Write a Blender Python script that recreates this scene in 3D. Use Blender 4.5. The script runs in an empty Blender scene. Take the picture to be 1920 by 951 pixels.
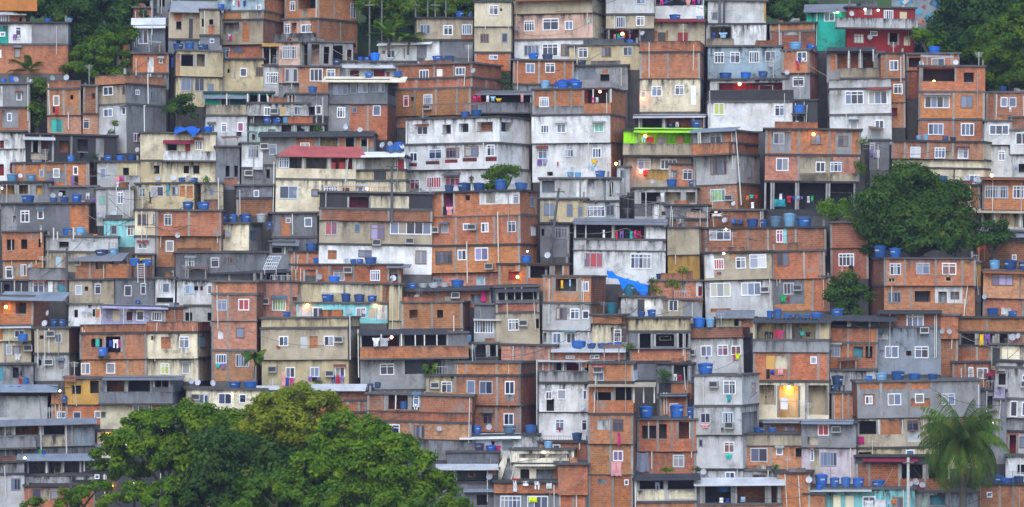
import bpy, math, random
from mathutils import Vector, Matrix
import numpy as np
random.seed(7); NR = np.random.default_rng(7)
S = bpy.context.scene
COL = S.collection
F = 7000.0; HZ = 560.0; D0 = 340.0
CAMZ = (951 - HZ) * D0 / F
def depth_at(py): return D0 + (951 - py) * 0.063
def wx(px, d): return (px - 960) * d / F
def wz(py, d): return CAMZ + (HZ - py) * d / F

# ------------------------------------------------------------------ palette (linear base colours)
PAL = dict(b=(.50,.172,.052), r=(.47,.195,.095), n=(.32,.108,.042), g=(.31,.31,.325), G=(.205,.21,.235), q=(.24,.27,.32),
  w=(.80,.80,.81), x=(.56,.56,.57), c=(.82,.72,.53), y=(.62,.515,.32), s=(.50,.42,.31), p=(.66,.44,.35), t=(.28,.68,.72),
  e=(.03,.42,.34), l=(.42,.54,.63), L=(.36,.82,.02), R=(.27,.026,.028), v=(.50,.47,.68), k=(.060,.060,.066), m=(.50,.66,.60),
  T=(.07,.26,.33), o=(.58,.33,.085), M=(.26,.028,.06), V=(.42,.07,.30), u=(.58,.50,.55), i=(.86,.79,.64), Q=(.47,.11,.10), Y=(.75,.55,.03), d=(.04,.13,.28), a=(.7,.4,.1))
CLOTH = dict(r=(.55,.03,.04), R=(.5,.02,.05), k=(.02,.02,.035), w=(.75,.75,.78), b=(.03,.07,.35), M=(.6,.03,.22), y=(.8,.5,.02), Y=(.75,.85,.03),
  g=(.03,.38,.12), p=(.75,.36,.36), l=(.35,.55,.72), o=(.8,.25,.02), v=(.25,.14,.42), e=(.05,.5,.42), q=(.30,.33,.45), x=(.5,.5,.55), T=(.03,.3,.36), G=(.2,.2,.22))
CNAME = dict(r='red', R='dark red', k='black', w='white', b='navy blue', M='magenta', y='yellow', Y='neon yellow', g='green', p='pink', l='pale blue',
  o='orange', v='purple', e='turquoise', q='grey blue', x='grey', T='teal', G='dark grey')

# ------------------------------------------------------------------ materials
def new_mat(name):
    m = bpy.data.materials.new(name); m.use_nodes = True
    nt = m.node_tree; nt.nodes.clear()
    out = nt.nodes.new('ShaderNodeOutputMaterial'); b = nt.nodes.new('ShaderNodeBsdfPrincipled')
    nt.links.new(b.outputs[0], out.inputs[0])
    return m, nt, b
def N(nt, t, **kw):
    n = nt.nodes.new(t)
    for k, v in kw.items():
        if k.startswith('i_'):
            key = k[2:]; key = int(key) if key.isdigit() else key.replace('_', ' ')
            n.inputs[key].default_value = v
        else: setattr(n, k, v)
    return n
def mth(nt, op, a, b=None, clamp=False):
    n = nt.nodes.new('ShaderNodeMath'); n.operation = op; n.use_clamp = clamp
    for i, v in enumerate((a, b)):
        if v is None: continue
        if isinstance(v, (int, float)): n.inputs[i].default_value = v
        else: nt.links.new(v, n.inputs[i])
    return n.outputs[0]
def mixc(nt, fac, a, b, mode='MIX'):
    n = nt.nodes.new('ShaderNodeMix'); n.data_type = 'RGBA'; n.blend_type = mode
    for i, v in ((0, fac), (6, a), (7, b)):
        if isinstance(v, (int, float)): n.inputs[i].default_value = v
        elif isinstance(v, tuple): n.inputs[i].default_value = (*v[:3], 1)
        else: nt.links.new(v, n.inputs[i])
    return n.outputs[2]
def ramp(nt, v, p0, p1):
    n = nt.nodes.new('ShaderNodeMapRange'); n.inputs[1].default_value = p0; n.inputs[2].default_value = p1
    nt.links.new(v, n.inputs[0]); return n.outputs[0]

def wall_mat(name, kind):
    m, nt, b = new_mat(name); L = nt.links.new
    oi = N(nt, 'ShaderNodeObjectInfo'); uv = N(nt, 'ShaderNodeUVMap', uv_map='UVMap'); tp = N(nt, 'ShaderNodeUVMap', uv_map='Top')
    sep = N(nt, 'ShaderNodeSeparateXYZ'); L(tp.outputs[0], sep.inputs[0])
    off = N(nt, 'ShaderNodeVectorMath', operation='ADD'); cmb = N(nt, 'ShaderNodeCombineXYZ')
    rnd = mth(nt, 'MULTIPLY', oi.outputs['Random'], 97.0); L(rnd, cmb.inputs[0]); L(rnd, cmb.inputs[2])
    L(uv.outputs[0], off.inputs[0]); L(cmb.outputs[0], off.inputs[1]); P = off.outputs[0]
    def noise(scale, vec=P, detail=4, sx=1, sy=1, rough=.55):
        mp = N(nt, 'ShaderNodeMapping'); mp.inputs['Scale'].default_value = (sx, sy, 1); L(vec, mp.inputs[0])
        n = N(nt, 'ShaderNodeTexNoise', i_Scale=scale, i_Detail=detail, i_Roughness=rough); L(mp.outputs[0], n.inputs['Vector']); return n.outputs[0]
    base = oi.outputs['Color']
    # house-to-house tint
    tint = mth(nt, 'ADD', mth(nt, 'MULTIPLY', oi.outputs['Random'], .26), .87)
    base = mixc(nt, 1.0, base, tint, 'MULTIPLY')
    if kind == 'brick':
        bt = N(nt, 'ShaderNodeTexBrick', i_Scale=1.0); bt.inputs['Brick Width'].default_value = .30; bt.inputs['Row Height'].default_value = .20
        bt.inputs['Mortar Size'].default_value = .016; bt.inputs['Mortar Smooth'].default_value = .2
        L(uv.outputs[0], bt.inputs['Vector'])
        L(mixc(nt, 1.0, base, (1.14,1.10,1.05), 'MULTIPLY'), bt.inputs['Color1']); L(mixc(nt, 1.0, base, (.74,.68,.66), 'MULTIPLY'), bt.inputs['Color2'])
        L(mixc(nt, .5, base, (.36,.30,.25)), bt.inputs['Mortar'])
        c = bt.outputs['Color']
        c = mixc(nt, ramp(nt, noise(2.2, detail=5), .48, .75), c, mixc(nt, 1.0, c, (1.25,1.25,1.3), 'MULTIPLY'))
        c = mixc(nt, mth(nt, 'MULTIPLY', ramp(nt, noise(.28, detail=7, rough=.7), .45, .62), .55), c, mixc(nt, .45, c, (.44,.27,.20)))
        # bare cement smears
        c = mixc(nt, mth(nt, 'MULTIPLY', ramp(nt, noise(.42, detail=8, rough=.7), .60, .65), .7), c, (.30,.275,.25))
        c = mixc(nt, mth(nt, 'MULTIPLY', ramp(nt, noise(.6, sx=1.3, detail=6), .50, .75), .55), c, mixc(nt, 1.0, c, (.50,.42,.40), 'MULTIPLY'))
        sk, mk = .5, .6
    else:
        c = base
        c = mixc(nt, ramp(nt, noise(.45, detail=8, rough=.65), .40, .62), c, mixc(nt, 1.0, c, (.72,.70,.67), 'MULTIPLY'))
        c = mixc(nt, mth(nt, 'MULTIPLY', ramp(nt, noise(5.0, detail=5), .55, .8), .35), c, mixc(nt, 1.0, c, (.6,.58,.56), 'MULTIPLY'))
        sk, mk = .9, .9
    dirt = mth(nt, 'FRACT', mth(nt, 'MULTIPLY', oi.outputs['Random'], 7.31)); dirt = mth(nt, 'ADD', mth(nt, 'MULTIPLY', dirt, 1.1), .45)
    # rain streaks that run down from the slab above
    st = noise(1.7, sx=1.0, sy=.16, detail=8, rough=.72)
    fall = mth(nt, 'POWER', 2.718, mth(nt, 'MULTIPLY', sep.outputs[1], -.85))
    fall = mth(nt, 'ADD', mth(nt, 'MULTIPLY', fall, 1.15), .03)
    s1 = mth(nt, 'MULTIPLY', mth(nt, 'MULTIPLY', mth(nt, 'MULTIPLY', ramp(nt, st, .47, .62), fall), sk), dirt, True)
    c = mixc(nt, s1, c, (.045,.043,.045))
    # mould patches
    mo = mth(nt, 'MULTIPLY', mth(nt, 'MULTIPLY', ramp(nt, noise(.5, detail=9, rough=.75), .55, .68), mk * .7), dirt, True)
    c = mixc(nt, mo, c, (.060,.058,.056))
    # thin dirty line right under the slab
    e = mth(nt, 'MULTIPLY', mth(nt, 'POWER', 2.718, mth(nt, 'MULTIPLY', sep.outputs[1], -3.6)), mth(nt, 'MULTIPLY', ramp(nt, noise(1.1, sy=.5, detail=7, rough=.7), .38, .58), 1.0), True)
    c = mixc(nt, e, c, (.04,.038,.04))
    L(c, b.inputs['Base Color']); b.inputs['Roughness'].default_value = .92
    b.inputs['Specular IOR Level'].default_value = .2
    bp = N(nt, 'ShaderNodeBump', i_Strength=.35, i_Distance=.05); L(noise(7.0, detail=6), bp.inputs['Height']); L(bp.outputs[0], b.inputs['Normal'])
    return m
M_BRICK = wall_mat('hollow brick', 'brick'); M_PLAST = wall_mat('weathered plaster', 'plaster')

def flat_mat(name, rough=.8, var=.25, metal=0.0, spec=.3, scale=1.5):
    m, nt, b = new_mat(name); L = nt.links.new
    oi = N(nt, 'ShaderNodeObjectInfo'); tc = N(nt, 'ShaderNodeTexCoord')
    n = N(nt, 'ShaderNodeTexNoise', i_Scale=scale, i_Detail=6.0); L(tc.outputs['Object'], n.inputs['Vector'])
    f = mth(nt, 'ADD', mth(nt, 'MULTIPLY', n.outputs[0], -2 * var), 1 + var)
    L(mixc(nt, 1.0, oi.outputs['Color'], f, 'MULTIPLY'), b.inputs['Base Color'])
    b.inputs['Roughness'].default_value = rough; b.inputs['Metallic'].default_value = metal; b.inputs['Specular IOR Level'].default_value = spec
    return m
M_CONC = flat_mat('stained concrete', .95, .55, scale=1.1); M_PAINT = flat_mat('painted metal', .55, .15); M_CLOTH = flat_mat('cloth', .95, .2, scale=6)
M_PLASTIC = flat_mat('tank plastic', .45, .22, spec=.4); M_SHEET = flat_mat('corrugated sheet', .7, .45, scale=.8)
M_WOOD = flat_mat('wood and bark', .9, .5, scale=3)
def corrugate(m):
    nt = m.node_tree; b = nt.nodes['Principled BSDF']; tc = N(nt, 'ShaderNodeTexCoord')
    w = N(nt, 'ShaderNodeTexWave', i_Scale=2.2); w.bands_direction = 'X'; nt.links.new(tc.outputs['Object'], w.inputs['Vector'])
    bp = N(nt, 'ShaderNodeBump', i_Strength=.6, i_Distance=.06); nt.links.new(w.outputs[0], bp.inputs['Height']); nt.links.new(bp.outputs[0], b.inputs['Normal'])
corrugate(M_SHEET)
def glass_mat():
    m, nt, b = new_mat('window glass'); L = nt.links.new
    uv = N(nt, 'ShaderNodeUVMap', uv_map='UVMap'); sp = N(nt, 'ShaderNodeSeparateXYZ'); L(uv.outputs[0], sp.inputs[0])
    oi = N(nt, 'ShaderNodeObjectInfo')
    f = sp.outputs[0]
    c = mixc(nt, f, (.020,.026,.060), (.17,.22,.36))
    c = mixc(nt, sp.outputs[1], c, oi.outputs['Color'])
    L(c, b.inputs['Base Color']); b.inputs['Roughness'].default_value = .18; b.inputs['Specular IOR Level'].default_value = .5
    return m
M_GLASS = glass_mat()
def emit_mat(name, col, st):
    m = bpy.data.materials.new(name); m.use_nodes = True; nt = m.node_tree; nt.nodes.clear()
    o = nt.nodes.new('ShaderNodeOutputMaterial'); e = nt.nodes.new('ShaderNodeEmission'); e.inputs[0].default_value = (*col, 1); e.inputs[1].default_value = st
    nt.links.new(e.outputs[0], o.inputs[0]); return m
LAMPC = dict(a=('bright amber', (1,.50,.09), 95), w=('cool white', (1,.90,.80), 8), o=('warm orange', (1,.42,.07), 17), r=('red orange', (1,.20,.08), 20), g=('greenish', (.35,1,.55), 18))
M_LAMP = {k: emit_mat('lamp ' + v[0], v[1], v[2]) for k, v in LAMPC.items()}
def leaf_mat(name, dark, mid, light, yellow=None):
    m, nt, b = new_mat(name); L = nt.links.new
    g = N(nt, 'ShaderNodeNewGeometry'); tc = N(nt, 'ShaderNodeTexCoord'); oi = N(nt, 'ShaderNodeObjectInfo')
    n = N(nt, 'ShaderNodeTexNoise', i_Scale=.75, i_Detail=4.0); L(tc.outputs['Object'], n.inputs['Vector'])
    c = mixc(nt, g.outputs['Random Per Island'], dark, mid)
    c = mixc(nt, ramp(nt, n.outputs[0], .46, .70), c, light)
    if yellow:
        n2 = N(nt, 'ShaderNodeTexNoise', i_Scale=.42, i_Detail=3.0); mp = N(nt, 'ShaderNodeMapping'); mp.inputs['Location'].default_value = (9, 4, 2)
        L(tc.outputs['Object'], mp.inputs[0]); L(mp.outputs[0], n2.inputs['Vector'])
        c = mixc(nt, mth(nt, 'MULTIPLY', ramp(nt, n2.outputs[0], .68, .72), .8), c, yellow)
    c = mixc(nt, 1.0, c, mth(nt, 'ADD', mth(nt, 'MULTIPLY', oi.outputs['Random'], .7 if 'palm' in name else .15), .65 if 'palm' in name else .95), 'MULTIPLY')
    L(c, b.inputs['Base Color']); b.inputs['Roughness'].default_value = .65; b.inputs['Specular IOR Level'].default_value = .25
    tr = N(nt, 'ShaderNodeBsdfTranslucent'); L(c, tr.inputs[0]); mx = N(nt, 'ShaderNodeMixShader', i_0=.42)
    out = nt.nodes['Material Output']; L(b.outputs[0], mx.inputs[1]); L(tr.outputs[0], mx.inputs[2]); L(mx.outputs[0], out.inputs[0])
    return m

# ------------------------------------------------------------------ mesh builder
BUILT = []
class MB:
    def __init__(s): s.v = []; s.f = []; s.u = []; s.t = []
    def quad(s, p, uv, tp=None):
        i = len(s.v); s.v += p; s.f.append(tuple(range(i, i + len(p)))); s.u += uv; s.t += tp or [(0, 1.5)] * len(p)
    def box(s, x0, x1, y0, y1, z0, z1, zt=None, skip=''):
        zt = z1 if zt is None else zt
        def face(ps, ax):
            uv = [((q[1] if ax == 'x' else q[0]), (q[1] if ax == 'z' else q[2])) for q in ps]
            s.quad(ps, uv, [(a, (zt - q[2]) if ax != 'z' else 1.5) for (a, _), q in zip(uv, ps)])
        if 'f' not in skip: face([(x0,y0,z0),(x1,y0,z0),(x1,y0,z1),(x0,y0,z1)], 'y')
        if 'k' not in skip: face([(x1,y1,z0),(x0,y1,z0),(x0,y1,z1),(x1,y1,z1)], 'y')
        if 'r' not in skip: face([(x1,y0,z0),(x1,y1,z0),(x1,y1,z1),(x1,y0,z1)], 'x')
        if 'l' not in skip: face([(x0,y1,z0),(x0,y0,z0),(x0,y0,z1),(x0,y1,z1)], 'x')
        if 't' not in skip: face([(x0,y0,z1),(x1,y0,z1),(x1,y1,z1),(x0,y1,z1)], 'z')
        if 'b' not in skip: face([(x0,y1,z0),(x1,y1,z0),(x1,y0,z0),(x0,y0,z0)], 'z')
    def tube(s, a, b, r0, r1=None, n=6):
        r1 = r0 if r1 is None else r1; a = Vector(a); b = Vector(b); w = (b - a).normalized()
        u = w.orthogonal().normalized(); v = w.cross(u); L = (b - a).length
        ra = []; rb = []
        for i in range(n):
            t = 2 * math.pi * i / n; e = u * math.cos(t) + v * math.sin(t); ra.append(tuple(a + e * r0)); rb.append(tuple(b + e * r1))
        for i in range(n):
            j = (i + 1) % n; s.quad([ra[i], ra[j], rb[j], rb[i]], [(i / n, 0), ((i + 1) / n, 0), ((i + 1) / n, L), (i / n, L)])
        s.quad(list(reversed(ra)), [(0, 0)] * n); s.quad(rb, [(0, 0)] * n)
    def lathe(s, prof, n=16, cx=0, cy=0):
        for (r0, z0), (r1, z1) in zip(prof, prof[1:]):
            for i in range(n):
                a, c = 2 * math.pi * i / n, 2 * math.pi * (i + 1) / n
                p = [(cx + r0*math.cos(a), cy + r0*math.sin(a), z0), (cx + r0*math.cos(c), cy + r0*math.sin(c), z0), (cx + r1*math.cos(c), cy + r1*math.sin(c), z1), (cx + r1*math.cos(a), cy + r1*math.sin(a), z1)]
                if r0 < 1e-6: p = [p[0], p[2], p[3]]
                elif r1 < 1e-6: p = p[:3]
                s.quad(p, [(q[0], q[2]) for q in p])
    def build(s, name, mat, parent=None, color=None, smooth=False):
        me = bpy.data.meshes.new(name); me.from_pydata(s.v, [], s.f)
        for nm, d in (('UVMap', s.u), ('Top', s.t)):
            l = me.uv_layers.new(name=nm); l.data.foreach_set('uv', [c for q in d for c in q])
        if smooth: me.shade_smooth()
        me.materials.append(mat)
        o = bpy.data.objects.new(name, me); COL.objects.link(o)
        if parent: o.parent = parent; BUILT.append(o)
        if color: o.color = (*color[:3], 1)
        return o
def empty(name, loc=(0, 0, 0), rz=0):
    o = bpy.data.objects.new(name, None); COL.objects.link(o); o.location = loc; o.rotation_euler = (0, 0, rz); o.empty_display_size = .3
    return o
def tag(o, label=None, cat=None, group=None, kind=None):
    for k, v in (('label', label), ('category', cat), ('group', group), ('kind', kind)):
        if v: o[k] = v
    return o
def copy_tree(o, parent=None):
    c = o.copy(); COL.objects.link(c); c.parent = parent
    for ch in o.children: copy_tree(ch, c)
    return c
def matfor(code): return M_BRICK if code in 'brn' else M_PLAST
def jitb(c):
    k = random.uniform(.74, 1.14); g = random.uniform(.86, 1.24); return (min(1, c[0] * k), min(1, c[1] * k * g), min(1, c[2] * k * g * random.uniform(.9, 1.5)))
def jit(c, a=.08):
    k = 1 + random.uniform(-a, a); return tuple(min(1, x * k) for x in c)
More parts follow.
